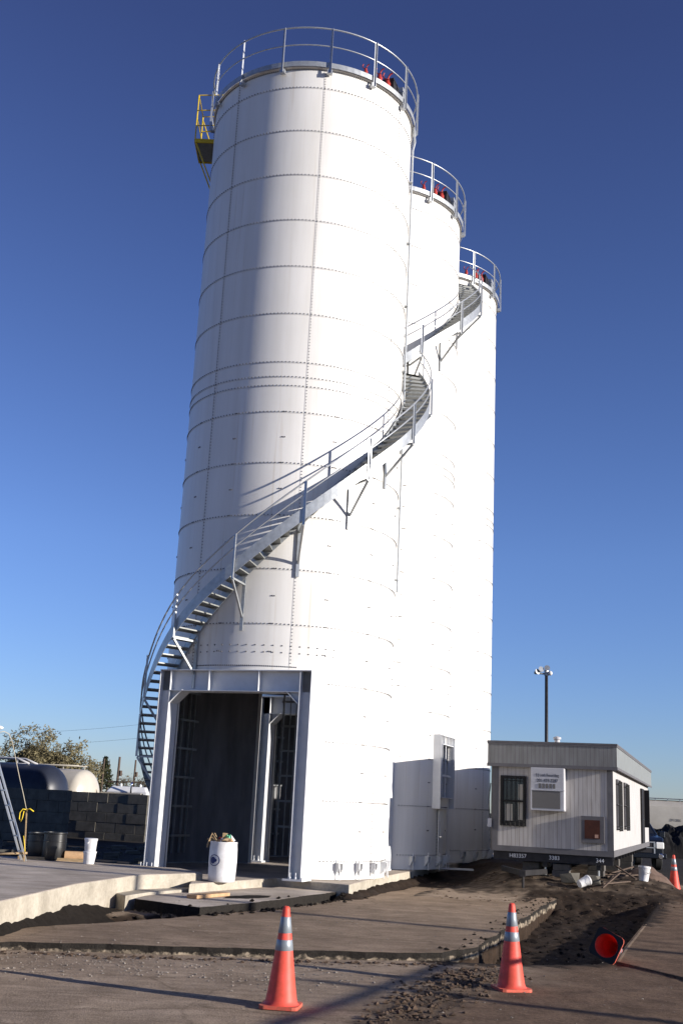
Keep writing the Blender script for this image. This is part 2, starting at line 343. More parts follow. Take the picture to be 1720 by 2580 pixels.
def jag(poly, step=.12, amp=.05, seed=1, edges=None):
    """roughen the chosen edges of a polygon"""
    rnd = random.Random(seed); out = []
    n = len(poly)
    for i in range(n):
        a, b = Vector(poly[i]), Vector(poly[(i+1)%n]); L = (b-a).length
        out.append(tuple(a))
        if edges is None or i in edges:
            k = int(L/step); nrm = Vector((-(b-a).y, (b-a).x)).normalized()
            for j in range(1, k):
                t = j/k; q = a.lerp(b, t) + nrm*(amp*noise.noise(Vector((a.x+seed, L*t*1.3, i)))*1.3 + rnd.uniform(-amp, amp)*.35); out.append(tuple(q))
    return out

# ------------------------------------------------------------------ ground
A = 0.35007
U = Vector((math.sin(A), math.cos(A), 0)); V = Vector((math.cos(A), -math.sin(A), 0))
C0 = Vector((-1.28, 26.55, 0)); SR = 2.672; SP = 5.661; TOP = 19.73; BASE = 0.37

PIT = [(1.60,15.28),(2.5,15.28),(3.75,15.80),(4.51,17.46),(6.72,23.77),(7.7,26.5),(4.9,26.5),(4.0,23.3),(2.85,19.7),(1.85,16.5),(1.60,15.9)]
def inpoly(x, y, P):
    c = False; n = len(P); j = n-1
    for i in range(n):
        if (P[i][1] > y) != (P[j][1] > y) and x < (P[j][0]-P[i][0])*(y-P[i][1])/(P[j][1]-P[i][1])+P[i][0]: c = not c
        j = i
    return c
def dpoly(x, y, P):
    best = 1e9; n = len(P)
    for i in range(n):
        ax, ay = P[i]; bx, by = P[(i+1)%n]; dx, dy = bx-ax, by-ay; t = max(0, min(1, ((x-ax)*dx+(y-ay)*dy)/(dx*dx+dy*dy)))
        best = min(best, math.hypot(x-ax-t*dx, y-ay-t*dy))
    return best
def sm(a, b, x):
    t = max(0, min(1, (x-a)/(b-a))); return t*t*(3-2*t)
# centre line of the trench along the raised slab and pad
TR = [(-9.5,9.0),(-4.35,16.1),(-3.0,18.2),(-2.1,18.6),(-1.2,19.7),(0.6,23.75),(1.55,26.5),(3.0,30.0),(4.2,33.0)]
def dline(x, y, P):
    best = 1e9
    for i in range(len(P)-1):
        ax, ay = P[i]; bx, by = P[i+1]; dx, dy = bx-ax, by-ay; t = max(0, min(1, ((x-ax)*dx+(y-ay)*dy)/(dx*dx+dy*dy)))
        best = min(best, math.hypot(x-ax-t*dx, y-ay-t*dy))
    return best
def gz(x, y):
    z = .12*sm(18, 27, y)+.36*sm(25.8, 28.2, y)*(1-sm(8.0, 9.3, x))*sm(3.4, 5.0, x)*(1-sm(38, 42, y))
    if -12 < x < 14 and 8 < y < 36:
        n1 = noise.noise(Vector((x*1.1, y*1.1, 0))); n2 = noise.noise(Vector((x*4, y*4, 3))); n3 = noise.noise(Vector((x*11, y*11, 5)))
        d = dpoly(x, y, PIT); ins = inpoly(x, y, PIT)
        if ins:
            f = sm(0, .20, d); depth = .30*(1-sm(24.5, 26.6, y)); z = z*(1) - depth*f + (.06*n2+.03*n3)*f
        else:
            z += .012*n1*sm(0, .5, d)
        # dirt spoil ridge in the foreground
        dr = dline(x, y, [(.65,10.6),(1.05,12.0),(1.5,13.2),(2.0,14.4)])
        if dr < 1.0 and not ins: z += (.012+.025*n2+.035*n3)*(1-sm(.05, .70, dr))
        if x > 2.6 and not ins: z += (.010*n2+.010*n3)
        dt = dline(x, y, TR)
        if dt < 1.4: z = z - (.16+z*.5)*(1-sm(.6, .95, dt))*(1-.75*sm(21.5, 24, y)) + .03*n2*(1-sm(.3, 1.0, dt))
        dpd = dline(x, y, [(.53,23.22),(1.21,25.95),(3.17,32.47),(4.4,36)])
        if dpd < .8 and not ins: z = max(z, .19*(1-sm(.05, .50, dpd))+.05*n2+.05*n3)
        # churned dirt in front of the trailer
        if x > 4 and y > 22: z += (.02*n2+.018*n3)*sm(24, 26, y)*(1-sm(33, 36, y))
    return z
def soilf(x, y):
    if not (-12 < x < 14 and 8 < y < 46): return 0.0
    n2 = noise.noise(Vector((x*4, y*4, 3))); n3 = noise.noise(Vector((x*11, y*11, 5))); v = 0.0
    if y < 36:
        v = 1.0 if inpoly(x, y, PIT) else 1-sm(.10, .42, dpoly(x, y, PIT)+.25*n2+.12*n3)
        v = max(v, 1-sm(.85, 1.1, dline(x, y, TR)+.2*n2))
        v = max(v, .6*(1-sm(.1, .65, dline(x, y, [(.65,10.6),(1.05,12.0),(1.5,13.2),(2.0,14.5)])+.5*n2+.3*n3)))
    v = max(v, 1-sm(.35, .6, dline(x, y, [(.53,23.22),(1.21,25.95),(3.17,32.47),(4.4,36)])+.2*n2))
    if x > 3 and y > 23: v = max(v, (.8+.5*n2)*sm(25.5, 27, y+n2)*(1-sm(9.0, 10.5, x)))
    return max(0, min(1, v))
def axis(fine0, fine1, step, far0, far1):
    a = []; v = fine0
    while v < fine1: a.append(v); v += step
    a.append(fine1)
    s = step*2; v = fine0
    lo = []
    while v > far0: v -= s; s *= 1.35; lo.append(v)
    s = step*2; v = fine1; hi = []
    while v < far1: v += s; s *= 1.35; hi.append(v)
    return lo[::-1]+a+hi
xs = axis(-7.0, 10.5, .075, -900, 900); ys = axis(9.0, 34.0, .085, -400, 1500)
vs = []; fs = []
for y in ys:
    for x in xs: vs.append((x, y, gz(x, y)))
nx = len(xs)
for j in range(len(ys)-1):
    for i in range(nx-1): k = j*nx+i; fs.append((k, k+1, k+nx+1, k+nx))
g = MB(); g.add(vs, fs); gr = g.build('ground', M['asphalt_ground'], smooth=True)
att = gr.data.attributes.new('soil', 'FLOAT', 'POINT')
att.data.foreach_set('value', [soilf(x, y) for x, y, z in vs]) if len(att.data) == len(vs) else None
tag(gr, 'grey brown asphalt and dirt yard with a dug-out pit', 'ground', kind='structure')

# middle asphalt, one step up, with broken edges
mid = [(-9.0,8.5),(-4.9,13.0),(-3.76,14.34),(-1.51,14.72),(-.22,14.88),(.99,15.10),(1.6,15.35),(2.10,16.05),(3.15,19.4),(4.30,23.1),(5.3,26.2),(4.4,27.3),(2.2,27.6),(1.9,26.6),(.62,23.3),(-.30,21.2),(-.9,20.1),(-1.65,18.95),(-2.3,17.85),(-3.2,16.7),(-4.3,15.5),(-8.5,11.5)]
mb = MB(); mb.cur = 0; mb.prism(jag(mid, .10, .055, 3, edges=set(range(1,22))), -.45, .10, top_mi=1)
tag(mb.build('asphalt_road_patch', [M['cut_asphalt_edge'], M['patch_asphalt']]), 'raised asphalt sheet with a broken cut edge', 'road', kind='structure')
# apron between the patch and the pad
apr = [(-3.15,19.7),(-1.95,18.75),(-1.15,20.1),(.56,24.1),(.45,24.6),(-1.0,24.6),(-2.5,22.0),(-3.0,21.4)]
mb = MB(); mb.prism(jag(apr, .10, .05, 5, edges={0,1,2}), -.3, .20, top_mi=1)
tag(mb.build('asphalt_apron', [M['cut_asphalt_edge'], M['slab_top']]), 'grey asphalt apron below the silo pad', 'pavement', kind='structure')
# concrete pad under the silos
pad = [(-2.45,21.35),(-.97,24.16),(.53,23.22),(1.21,25.95),(3.17,32.47),(5.3,38.6),(7.0,45.5),(1.0,47.5),(-1.6,38),(-3.4,31),(-4.5,25.6),(-4.3,24.2),(-2.6,23.2)]
mb = MB(); mb.prism(pad, -.3, .36, top_mi=1)
tag(mb.build('silo_pad', [M['slab_face'], M['slab_top']], bevel=.02), 'pale concrete pad the silos stand on', 'pavement', kind='structure')
# raised slab on the left
slab = [(-2.32,22.39),(-3.33,20.97),(-3.87,18.24),(-4.1,14.9),(-4.25,11.0),(-16,10.5),(-16,26.0),(-9,25.2),(-5.6,24.3),(-2.9,23.5)]
mb = MB(); mb.prism(slab, -.3, .50, top_mi=1)
tag(mb.build('raised_slab', [M['slab_face'], M['slab_top']], bevel=.025), 'raised concrete slab with a pale cream edge', 'pavement', kind='structure')
# lower ledge of the slab
led = [(-3.55,20.0),(-3.3,21.0),(-2.3,22.4),(-2.2,22.2),(-3.05,20.5),(-3.30,19.6)]
mb = MB(); mb.prism(led, -.3, .25); tag(mb.build('slab_ledge', M['slab_face'], bevel=.015), 'low concrete ledge at the foot of the raised slab', 'pavement', kind='structure')
# soil heap against the slab
vs = []; fs = []; NX, NY = 90, 22
edge = [(-4.25,10.5),(-4.1,14.9),(-3.87,18.24),(-3.5,19.4),(-2.9,20.2)]
def along(P, t):
    Ls = [math.dist(P[i], P[i+1]) for i in range(len(P)-1)]; d = t*sum(Ls)
    for i, l in enumerate(Ls):
        if d <= l or i == len(Ls)-1: k = d/l; return (P[i][0]+(P[i+1][0]-P[i][0])*k, P[i][1]+(P[i+1][1]-P[i][1])*k)
        d -= l
for i in range(NX+1):
    ex, ey = along(edge, i/NX)
    hh = .24*(1-sm(.72, 1.0, i/NX)) + .07*noise.noise(Vector((ey*1.3, 0, 9)))+.03*noise.noise(Vector((ey*5, 7, 9)))+.02*noise.noise(Vector((ey*17, 2, 9)))
    for j in range(NY+1):
        t = j/NY; x = ex-.05+t*.60; y = ey-t*.27
        z = hh*(1-t)**1.3-.25*t + .03*noise.noise(Vector((x*7, y*7, 1)))+.02*noise.noise(Vector((x*16, y*16, 1)))
        vs.append((x, y, z))
for i in range(NX):
    for j in range(NY): k = i*(NY+1)+j; fs.append((k, k+NY+1, k+NY+2, k+1))
mb = MB(); mb.add(vs, fs); tag(mb.build('soil_heap', M['black_soil'], smooth=True), 'black soil banked against the raised slab', 'soil', kind='stuff')
# pavement right of the pit
pv = [(3.98,15.95),(4.51,17.46),(6.72,23.77),(8.6,29.0),(12.5,29.0),(16,22),(14,12.5),(5.0,13.5)]
mb = MB(); mb.prism(jag(pv, .3, .02, 8, edges={4,5,6,7}), -.7, .035)
mb.build('pavement', M['asphalt_ground']); o = bpy.data.objects['pavement']; tag(o, 'brown dusty pavement right of the pit', 'pavement', kind='structure')
# concrete joint strip leading to the pit corner
mb = MB()
ln = [(4.03,15.88),(4.56,17.46),(6.77,23.77),(8.6,28.9)]
for a, b in zip(ln, ln[1:]):
    mb.bar(Vector((*a, .034)), Vector((*b, .034)), .035, .008)
tag(mb.build('concrete_kerb_strip', M['patch_asphalt']), 'narrow pale concrete strip running to the pit edge', 'kerb', kind='structure')
hp = [(-1.75,20.6),(-1.35,20.75),(-1.0,21.2),(-.95,21.6),(-1.25,21.55),(-1.7,21.1)]
mb = MB(); mb.prism(jag(hp, .08, .05, 9), .17, .206); tag(mb.build('broken_patch', M['black_soil']), 'dark broken patch in the apron below the barrel', 'patch', kind='structure')
mb = MB(); mb.T = Matrix.Translation((-2.0, 20.7, .235)) @ Matrix.Rotation(R_(62), 4, 'Z'); mb.box(-.55, .5, -.11, .11, -.03, .03); tag(mb.build('broken_board', M['card'], bevel=.01), 'tan board lying at the foot of the pad below the barrel', 'board')
# gravel and dirt clods
def rocks(name, m, n, place, smin, smax, seed, label, cat, flat=.6):
    rnd = random.Random(seed); mb = MB()
    base = [(1,0,0),(-1,0,0),(0,1,0),(0,-1,0),(0,0,1),(0,0,-1)]
    F = [(0,2,4),(2,1,4),(1,3,4),(3,0,4),(2,0,5),(1,2,5),(3,1,5),(0,3,5)]
    for _ in range(n):
        x, y = place(rnd); z = gz(x, y); 
        for P, zz in ((mid, .10), (apr, .2)):
            if inpoly(x, y, P): z = zz
        s = smin+(smax-smin)*rnd.random()**3; a = rnd.random()*6.28; ca, sa = math.cos(a), math.sin(a)
        vv = []
        for bx, by, bz in base:
            k = s*rnd.uniform(.6, 1.2); px, py, pz = bx*k*1.2+rnd.uniform(-.2,.2)*s, by*k+rnd.uniform(-.2,.2)*s, bz*k*flat
            vv.append((x+px*ca-py*sa, y+px*sa+py*ca, z+pz+s*.25))
        mb.add(vv, F)
    o = mb.build(name, m); tag(o, label, cat, kind='stuff'); return o
def p_front(r):
    t = r.random(); x = -3.6+t*4.2+r.gauss(0, .3); return x, 13.6+r.gauss(0, .55)-.25*(x+3.6)*.3
rocks('gravel', M['gravel_stone'], 1100, p_front, .004, .022, 11, 'loose pale gravel scattered in front of the cut asphalt', 'gravel')
def p_rand(r): return r.uniform(-4, 5), r.uniform(9.6, 24)
rocks('loose_grit', M['gravel_stone'], 1500, p_rand, .003, .016, 12, 'fine grit scattered over the asphalt', 'grit')
def p_ridge(r):
    P = along([(.5,10.2),(1.05,12.0),(1.5,13.2),(2.1,14.7)], r.random()**.7); return P[0]+r.gauss(0, .22), P[1]+r.gauss(0, .2)
rocks('dirt_clods', M['clod_soil'], 1500, p_ridge, .004, .042, 13, 'dark dirt clods spilled across the asphalt', 'dirt', .55)
def p_cut(r):
    P = along([(-4.3,14.05),(-1.5,14.45),(1.0,14.85),(1.7,15.1)], r.random()); return P[0], P[1]-abs(r.gauss(0, .12))
rocks('asphalt_crumbs', M['clod_soil'], 500, p_cut, .006, .045, 17, 'crumbled asphalt pieces along the foot of the cut edge', 'asphalt crumbs', .5)
def p_apr(r):
    P = along([(-3.2,18.9),(-2.0,18.5),(-1.0,19.9),(.6,23.4)], r.random()); return P[0]+r.gauss(0, .12), P[1]+r.gauss(0, .12)
rocks('edge_crumbs', M['black_soil'], 500, p_apr, .01, .07, 18, 'black lumps of soil in the trench before the apron', 'soil lumps', .6)
def p_pit(r):
    while True:
        x, y = r.uniform(1.5, 8), r.uniform(15.5, 27)
        if inpoly(x, y, PIT): return x, y
rocks('pit_clods', M['black_soil'], 700, p_pit, .008, .05, 14, 'dark lumps of soil on the floor of the pit', 'dirt')
def p_tr(r):
    x = r.uniform(2.4, 10.5); return x, r.uniform(24.2, 30)
rocks('yard_clods', M['clod_soil'], 900, p_tr, .006, .045, 15, 'brown churned dirt lumps in front of the site office', 'dirt')

# ------------------------------------------------------------------ silos
AD = math.degrees(A)
def cyl(th, r, z):   # local silo frame: x = V, y = U; th = world angle in degrees
    t = R_(th+AD); return Vector((r*math.cos(t), r*math.sin(t), z))
RINGS = [.70+1.2285*k for k in range(16)]
SEAMS = [-83.3+51.43*k for k in range(7)]
def make_silo():
    root = thing('storage_silo', C0, -A, 'nearest white bolted steel silo, with the drive-through doorway facing the camera', 'silo', 'three white storage silos in a row')
    # shell with drive-through openings
    def shell(r, z0, z1, zo):
        mb = MB(); N = 180
        zs = [z0, zo]+[z for z in (z1,)]
        for i in range(N):
            a0, a1 = 2*math.pi*i/N, 2*math.pi*(i+1)/N; am = (a0+a1)/2
            cut = abs(r*math.cos(am)-.05) < 1.50
            for lo, hi in ((z0, zo), (zo, z1)):
                if cut and lo == z0: continue
                mb.add([(r*math.cos(a0), r*math.sin(a0), lo), (r*math.cos(a1), r*math.sin(a1), lo), (r*math.cos(a1), r*math.sin(a1), hi), (r*math.cos(a0), r*math.sin(a0), hi)], [(0,1,2,3)])
        return mb
    mb = shell(SR, BASE, TOP, 4.601)
    global SHELLF; SHELLF = shell
    # merge for smooth shading
    o = mb.build('shell', M['white'], root)
    bm = bmesh.new(); bm.from_mesh(o.data); bmesh.ops.remove_doubles(bm, verts=bm.verts, dist=1e-4)
    for f in bm.faces: f.smooth = True
    bm.to_mesh(o.data); bm.free()
    shell(SR-.03, BASE, 6.0, 4.601).build('liner', M['liner'], root)
    mb = MB(); mb.lathe([(SR-.04, 6.0), (1.2, 4.9), (.35, 4.75), (.35, 4.6), (.001, 4.6)], 48, cap=False); mb.build('hopper', M['liner'], root)
    mb = MB()
    for xx in (-.75, -.20): mb.bar((xx, 2.2, .6), (xx, 2.2, 4.6), .035, .05, upv=(0,1,0))
    for xx in (-.56, -.40): mb.bar((xx, 2.2, .6), (xx, 2.2, 4.6), .02, .03, upv=(0,1,0))
    for i in range(6): mb.bar((-.80, 2.18, 1.3+.62*i), (-.15, 2.18, 1.3+.62*i), .05, .05)
    mb.build('inner_ladder', M['galv'], root); mb = MB()
    for a_ in (168, 172.5, 180):
        t = R_(a_); mb.bar((2.5*math.cos(t), 2.5*math.sin(t), .6), (2.5*math.cos(t), 2.5*math.sin(t), 4.7), .04, .04, upv=(1,0,0))
    for i in range(6):
        z_ = 1.0+.68*i; a0, a1 = R_(165), R_(184); mb.bar((2.48*math.cos(a0), 2.48*math.sin(a0), z_), (2.48*math.cos(a1), 2.48*math.sin(a1), z_), .05, .05)
    mb.build('inner_frame', M['galv'], root)
    # seams: lap ridges coloured darker for the gasket and the overlap's shade
    mb = MB()
    def ring(z, h, r, mbx, onlycut=False):
        N = 180
        for i in range(N):
            a0, a1 = 2*math.pi*i/N, 2*math.pi*(i+1)/N
            if z < 4.4 and abs(r*math.cos((a0+a1)/2)-.05) < 1.86: continue
            c0, s0, c1, s1 = math.cos(a0), math.sin(a0), math.cos(a1), math.sin(a1); ri = SR-.005
            mbx.add([(ri*c0,ri*s0,z-h),(ri*c1,ri*s1,z-h),(r*c1,r*s1,z-h),(r*c0,r*s0,z-h),(ri*c0,ri*s0,z+h),(ri*c1,ri*s1,z+h),(r*c1,r*s1,z+h),(r*c0,r*s0,z+h)],
                    [(3,2,6,7),(4,7,6,5),(0,1,2,3)])
    for z in RINGS+[11.17, 11.39]: ring(z, .0016, SR+.006, mb)
    for th in SEAMS:
        for lo, hi in ((.37 if abs(cyl(th,SR,0).x-.05) > 1.85 else 4.66, TOP-.05),):
            p = cyl(th, SR+.002, 0); t = R_(th+AD); tang = Vector((-math.sin(t), math.cos(t), 0)); rad = Vector((math.cos(t), math.sin(t), 0))
            mb.obox(p+Vector((0,0,(lo+hi)/2)), tang*.004, rad*.005, (0,0,hi-lo))
    mb.build('seam', M['seam'], root)
    # bolts
    mb = MB()
    def bolt(th, z, s=.0125):
        t = R_(th+AD); rad = Vector((math.cos(t), math.sin(t), 0)); tan = Vector((-math.sin(t), math.cos(t), 0)); c = rad*SR+Vector((0,0,z))
        mb.add([c+tan*s+Vector((0,0,-s)), c+tan*s+Vector((0,0,s)), c-tan*s+Vector((0,0,s)), c-tan*s+Vector((0,0,-s)),
                c+rad*.018+tan*s*.7+Vector((0,0,-s*.7)), c+rad*.018+tan*s*.7+Vector((0,0,s*.7)), c+rad*.018-tan*s*.7+Vector((0,0,s*.7)), c+rad*.018-tan*s*.7+Vector((0,0,-s*.7))],
               [(4,5,6,7),(0,1,5,4),(1,2,6,5),(2,3,7,6),(3,0,4,7)])
    def blocked(th, z): return z < 4.66 and abs(cyl(th, SR, 0).x-.05) < 1.85
    for z in RINGS+[11.17, 11.39, 19.66]:
        n = 190 if z < 19.6 else 300
        for k in range(n):
            th = -200+360*k/n
            if -200 <= th <= 50 and not blocked(th, z): bolt(th, z+(.03 if z < 19.6 else 0))
    for th in SEAMS:
        t2 = (th+200) % 360 - 200
        if t2 > 50: continue
        z = .45
        while z < TOP-.1:
            if not blocked(t2, z): bolt(t2+.65, z, .009)
            z += .075
    for k in range(14):                        # paired anchor clips for the ladder rails inside
        th = -200+25.7*k+4
        for j in range(20):
            z = 1.35+.614*j
            if z < 11 and -200 < th < 50 and not blocked(th, z):
                bolt(th, z, .014); bolt(th+1.1, z, .014)
    for k in range(24):
        th = -150+4.2*k
        for z in (5.02, 5.17):
            if not blocked(th, z) and -148 < th < -58: bolt(th, z, .013)
    for k in range(70):
        th = -142+1.0*k
        if abs(cyl(th, SR, 0).x-.05) < 1.3: bolt(th, 4.72, .012)
    mb.build('bolts', M['bolt'], root)
    # roof deck, top angle, toe plate
    mb = MB(); mb.lathe([(SR+.012, TOP-.05), (SR+.06, TOP-.03), (SR+.06, TOP), (SR-.1, TOP+.02), (.3, TOP+.32), (.001, TOP+.33)], 90, cap=False); mb.build('roof', M['white'], root, smooth=True, auto=30)
    mb = MB()
    for i in range(90):
        if (i % 90) in range(0): continue
        a0, a1 = 4*i, 4*(i+1)
        p, q = cyl(a0, SR+.10, TOP+.04), cyl(a1, SR+.10, TOP+.04); mb.bar(p, q+(q-p)*.03, .012, .14)
    mb.build('toe_plate', M['galv'], root)
    mb = MB()
    for zz, rr in ((TOP+1.07, .021), (TOP+.56, .016)):
        pts = [cyl(a, SR+.13, zz) for a in range(0, 361, 4)]; mb.tube(pts, rr, 8, cap=False)
    mb.build('guard_rail', M['galv_rail'], root, smooth=True)
    for k in range(14):
        th = -154.9+24.7*(k-2)
        mb = MB(); t = R_(th+AD); rad = Vector((math.cos(t), math.sin(t), 0)); tan = Vector((-math.sin(t), math.cos(t), 0))
        c = rad*(SR+.14); mb.obox(c+Vector((0,0,TOP+.44)), tan*.055, rad*.008, (0,0,1.27)); mb.obox(c+tan*.025+rad*.02+Vector((0,0,TOP+.44)), tan*.008, rad*.045, (0,0,1.27))
        mb.obox(c-rad*.05+Vector((0,0,TOP-.16)), tan*.13, rad*.10, (0,0,.10)); mb.build('rail_post', M['galv_rail'], root)
    # conduit down the right flank
    mb = MB(); mb.tube([cyl(-8.5, SR+.07, TOP+.05), cyl(-8.5, SR+.12, TOP-.5), cyl(-8.5, SR+.07, TOP-.75), cyl(-9, SR+.07, 6.9)], .026, 8)
    for z in (18, 16.2, 14.4, 12.6, 10.8, 9, 7.2): mb.obox(cyl(-9, SR+.04, z), (.1,0,0), (0,.1,0), (0,0,.03))
    mb.build('conduit', M['galv'], root, smooth=True, auto=40)
    # pressure vents at the right rim
    mb = MB(); mb.box(2.40, 2.62, -.30, .02, TOP+.02, TOP+.66); mb.build('vent_box', M['galv'], root, bevel=.01)
    mb = MB(); mb.box(2.20, 2.52, -.82, -.36, TOP+.02, TOP+.60); mb.build('vent_housing', M['darksteel'], root, bevel=.01)
    for (x, y, s) in ((2.36, -.86, .85), (2.24, -1.16, .75), (1.98, -1.52, .6)):
        mb = MB(); zb = TOP+.28
        mb.lathe([(.09*s, zb), (.10*s, zb+.16*s), (.07*s, zb+.2*s), (.06*s, zb+.3*s)], 12, x, y)
        mb.tube([(x, y, zb+.25*s), (x+.02, y, zb+.38*s), (x+.08*s, y, zb+.47*s), (x+.16*s, y, zb+.5*s)], .025*s, 8)
        mb.tube([(x, y, zb+.28*s), (x-.1*s, y, zb+.36*s), (x-.16*s, y, zb+.46*s), (x-.12*s, y, zb+.56*s)], .022*s, 8)
        mb.build('red_valve', M['red'], root, smooth=True, auto=50)
    # anchor brackets at the foot
    for k in range(24):
        th = -198+12.0*k
        if th > 60 or blocked(th-2, 1) or blocked(th+3, 1): continue
        mb = MB(); t = R_(th+AD); rad = Vector((math.cos(t), math.sin(t), 0)); tan = Vector((-math.sin(t), math.cos(t), 0)); c = rad*SR
        for sgn in (-1, 1):
            q = c+tan*.055*sgn
            vv = [q+Vector((0,0,.70)), q+rad*.12+Vector((0,0,.70)), q+rad*.12+Vector((0,0,.60)), q+Vector((0,0,.44))]
            vv = [v-tan*.006 for v in vv]+[v+tan*.006 for v in vv]
            mb.add(vv, [(0,1,2,3),(7,6,5,4),(0,4,5,1),(1,5,6,2),(2,6,7,3),(3,7,4,0)])
        mb.obox(c+rad*.065+Vector((0,0,.705)), tan*.14, rad*.13, (0,0,.012))
        mb.tube([c+rad*.08+Vector((0,0,.36)), c+rad*.08+Vector((0,0,.80))], .012, 6); mb.build('anchor_bracket', M['white_frame'], root)
    # portal frame, front
    def portal(y0, s, parent, z0=BASE, z1=4.62, half=1.80, cx=.05, web=.16, lint=.45, colw=.27):
        # y0 front plane, s = -1 faces -y
        f = root_frame = None
        mb = MB()
        yb = y0+.40*(-s) if s < 0 else y0-.40
        def yy(d): return y0-s*d          # d metres back from the front plane
        def bx(x0, x1, d0, d1, za, zb):
            a, b = sorted((yy(d0), yy(d1))); mb.box(x0, x1, a, b, za, zb)
        for sg in (-1, 1):
            xo = cx+sg*half; xi = cx+sg*(half-colw)
            x0, x1 = sorted((xo, xo-sg*.016)); bx(x0, x1, 0, .62, z0+.03, z1-.02)      # outer flange
            x0, x1 = sorted((xi, xi+sg*.016)); bx(x0, x1, 0, .42, z0+.03, z1-lint)     # inner flange
            x0, x1 = sorted((xo-sg*.016, xi+sg*.016)); bx(x0, x1, web, web+.014, z0+.03, z1-.02)
            bx(min(xo,xi)-.10, max(xo,xi)+.06, -.07, .45, z0-.01, z0+.03)             # base plate
            for dx in (-.04, .10, .22): 
                for dd in (-.03,):
                    xx = xo-sg*dx; yq = yy(dd); mb.tube([(xx, yq, z0+.03), (xx, yq, z0+.15)], .012, 6); mb.tube([(xx, yq, z0+.03), (xx, yq, z0+.07)], .025, 6)
            # gusset plate
            g0 = xi; gx = xi-sg*.30; zg = z1-lint
            vv = [(g0, yy(.12), zg), (gx, yy(.12), zg), (g0, yy(.12), zg-.27)]; vv += [(a, yy(.134), c) for a, b, c in vv]
            mb.add(vv, [(0,1,2),(5,4,3),(0,3,4,1),(1,4,5,2),(2,5,3,0)])
            # sloped face of the haunch
            vv = [(gx, yy(.0), zg-.001), (g0, yy(.0), zg-.28), (g0, yy(.42), zg-.28), (gx, yy(.42), zg-.001)]
            vv += [(a, b, c+.012) for a, b, c in vv]; mb.add(vv, [(0,1,2,3),(7,6,5,4),(0,4,5,1),(1,5,6,2),(2,6,7,3),(3,7,4,0)])
        bx(cx-half, cx+half, 0, .62, z1-.018, z1)                    # top flange
        bx(cx-half+colw, cx+half-colw, 0, .42, z1-lint-.016, z1-lint)   # soffit flange
        bx(cx-half+.016, cx+half-.016, web, web+.014, z1-lint, z1-.018)
        for xr in (cx-half+colw-.016, cx+half-colw, cx-.61, cx+.57): bx(xr, xr+.016, 0.004, web, z1-lint, z1-.018)
        return mb
    portal(-2.67, -1, root).build('portal_frame', M['white_frame'], root)
    return root
silo1 = make_silo()
silo2 = dup(silo1, C0+U*SP, label='middle white silo, with a framed window and the upper stair flight on its right flank')
for ch in list(silo2.children):
    if ch.name.startswith('conduit'): bpy.data.objects.remove(ch)
silo3 = dup(silo1, C0+U*SP*2, label='farthest white silo, partly behind the middle one and beside the site office')

for ch in list(silo3.children):
    if ch.name.startswith('conduit'): bpy.data.objects.remove(ch)
# the middle silo has its own shell and liner, cut for the side window
for ch in list(silo2.children):
    nm = ch.name.split('.')[0]
    if nm in ('shell', 'liner'):
        r = SR if nm == 'shell' else SR-.03; zt = TOP if nm == 'shell' else 6.0; mb = MB(); N = 180
        for i in range(N):
            a0, a1 = 2*math.pi*i/N, 2*math.pi*(i+1)/N; am = (a0+a1)/2
            door = abs(r*math.cos(am)-.05) < 1.50; win = math.cos(am) > 0 and -.64 < r*math.sin(am) < .60
            for lo, hi in ((BASE, 2.2), (2.2, 3.6), (3.6, 4.601), (4.601, zt)):
                if (door and lo < 4.5) or (win and lo == 2.2): continue
                mb.add([(r*math.cos(a0), r*math.sin(a0), lo), (r*math.cos(a1), r*math.sin(a1), lo), (r*math.cos(a1), r*math.sin(a1), hi), (r*math.cos(a0), r*math.sin(a0), hi)], [(0,1,2,3)])
        tmp = mb.build('tmp', M['white'] if nm == 'shell' else M['liner']); me = tmp.data; bpy.data.objects.remove(tmp); me.name = nm
        bm = bmesh.new(); bm.from_mesh(me); bmesh.ops.remove_doubles(bm, verts=bm.verts, dist=1e-4)
        for f in bm.faces: f.smooth = True
        bm.to_mesh(me); bm.free(); ch.data = me
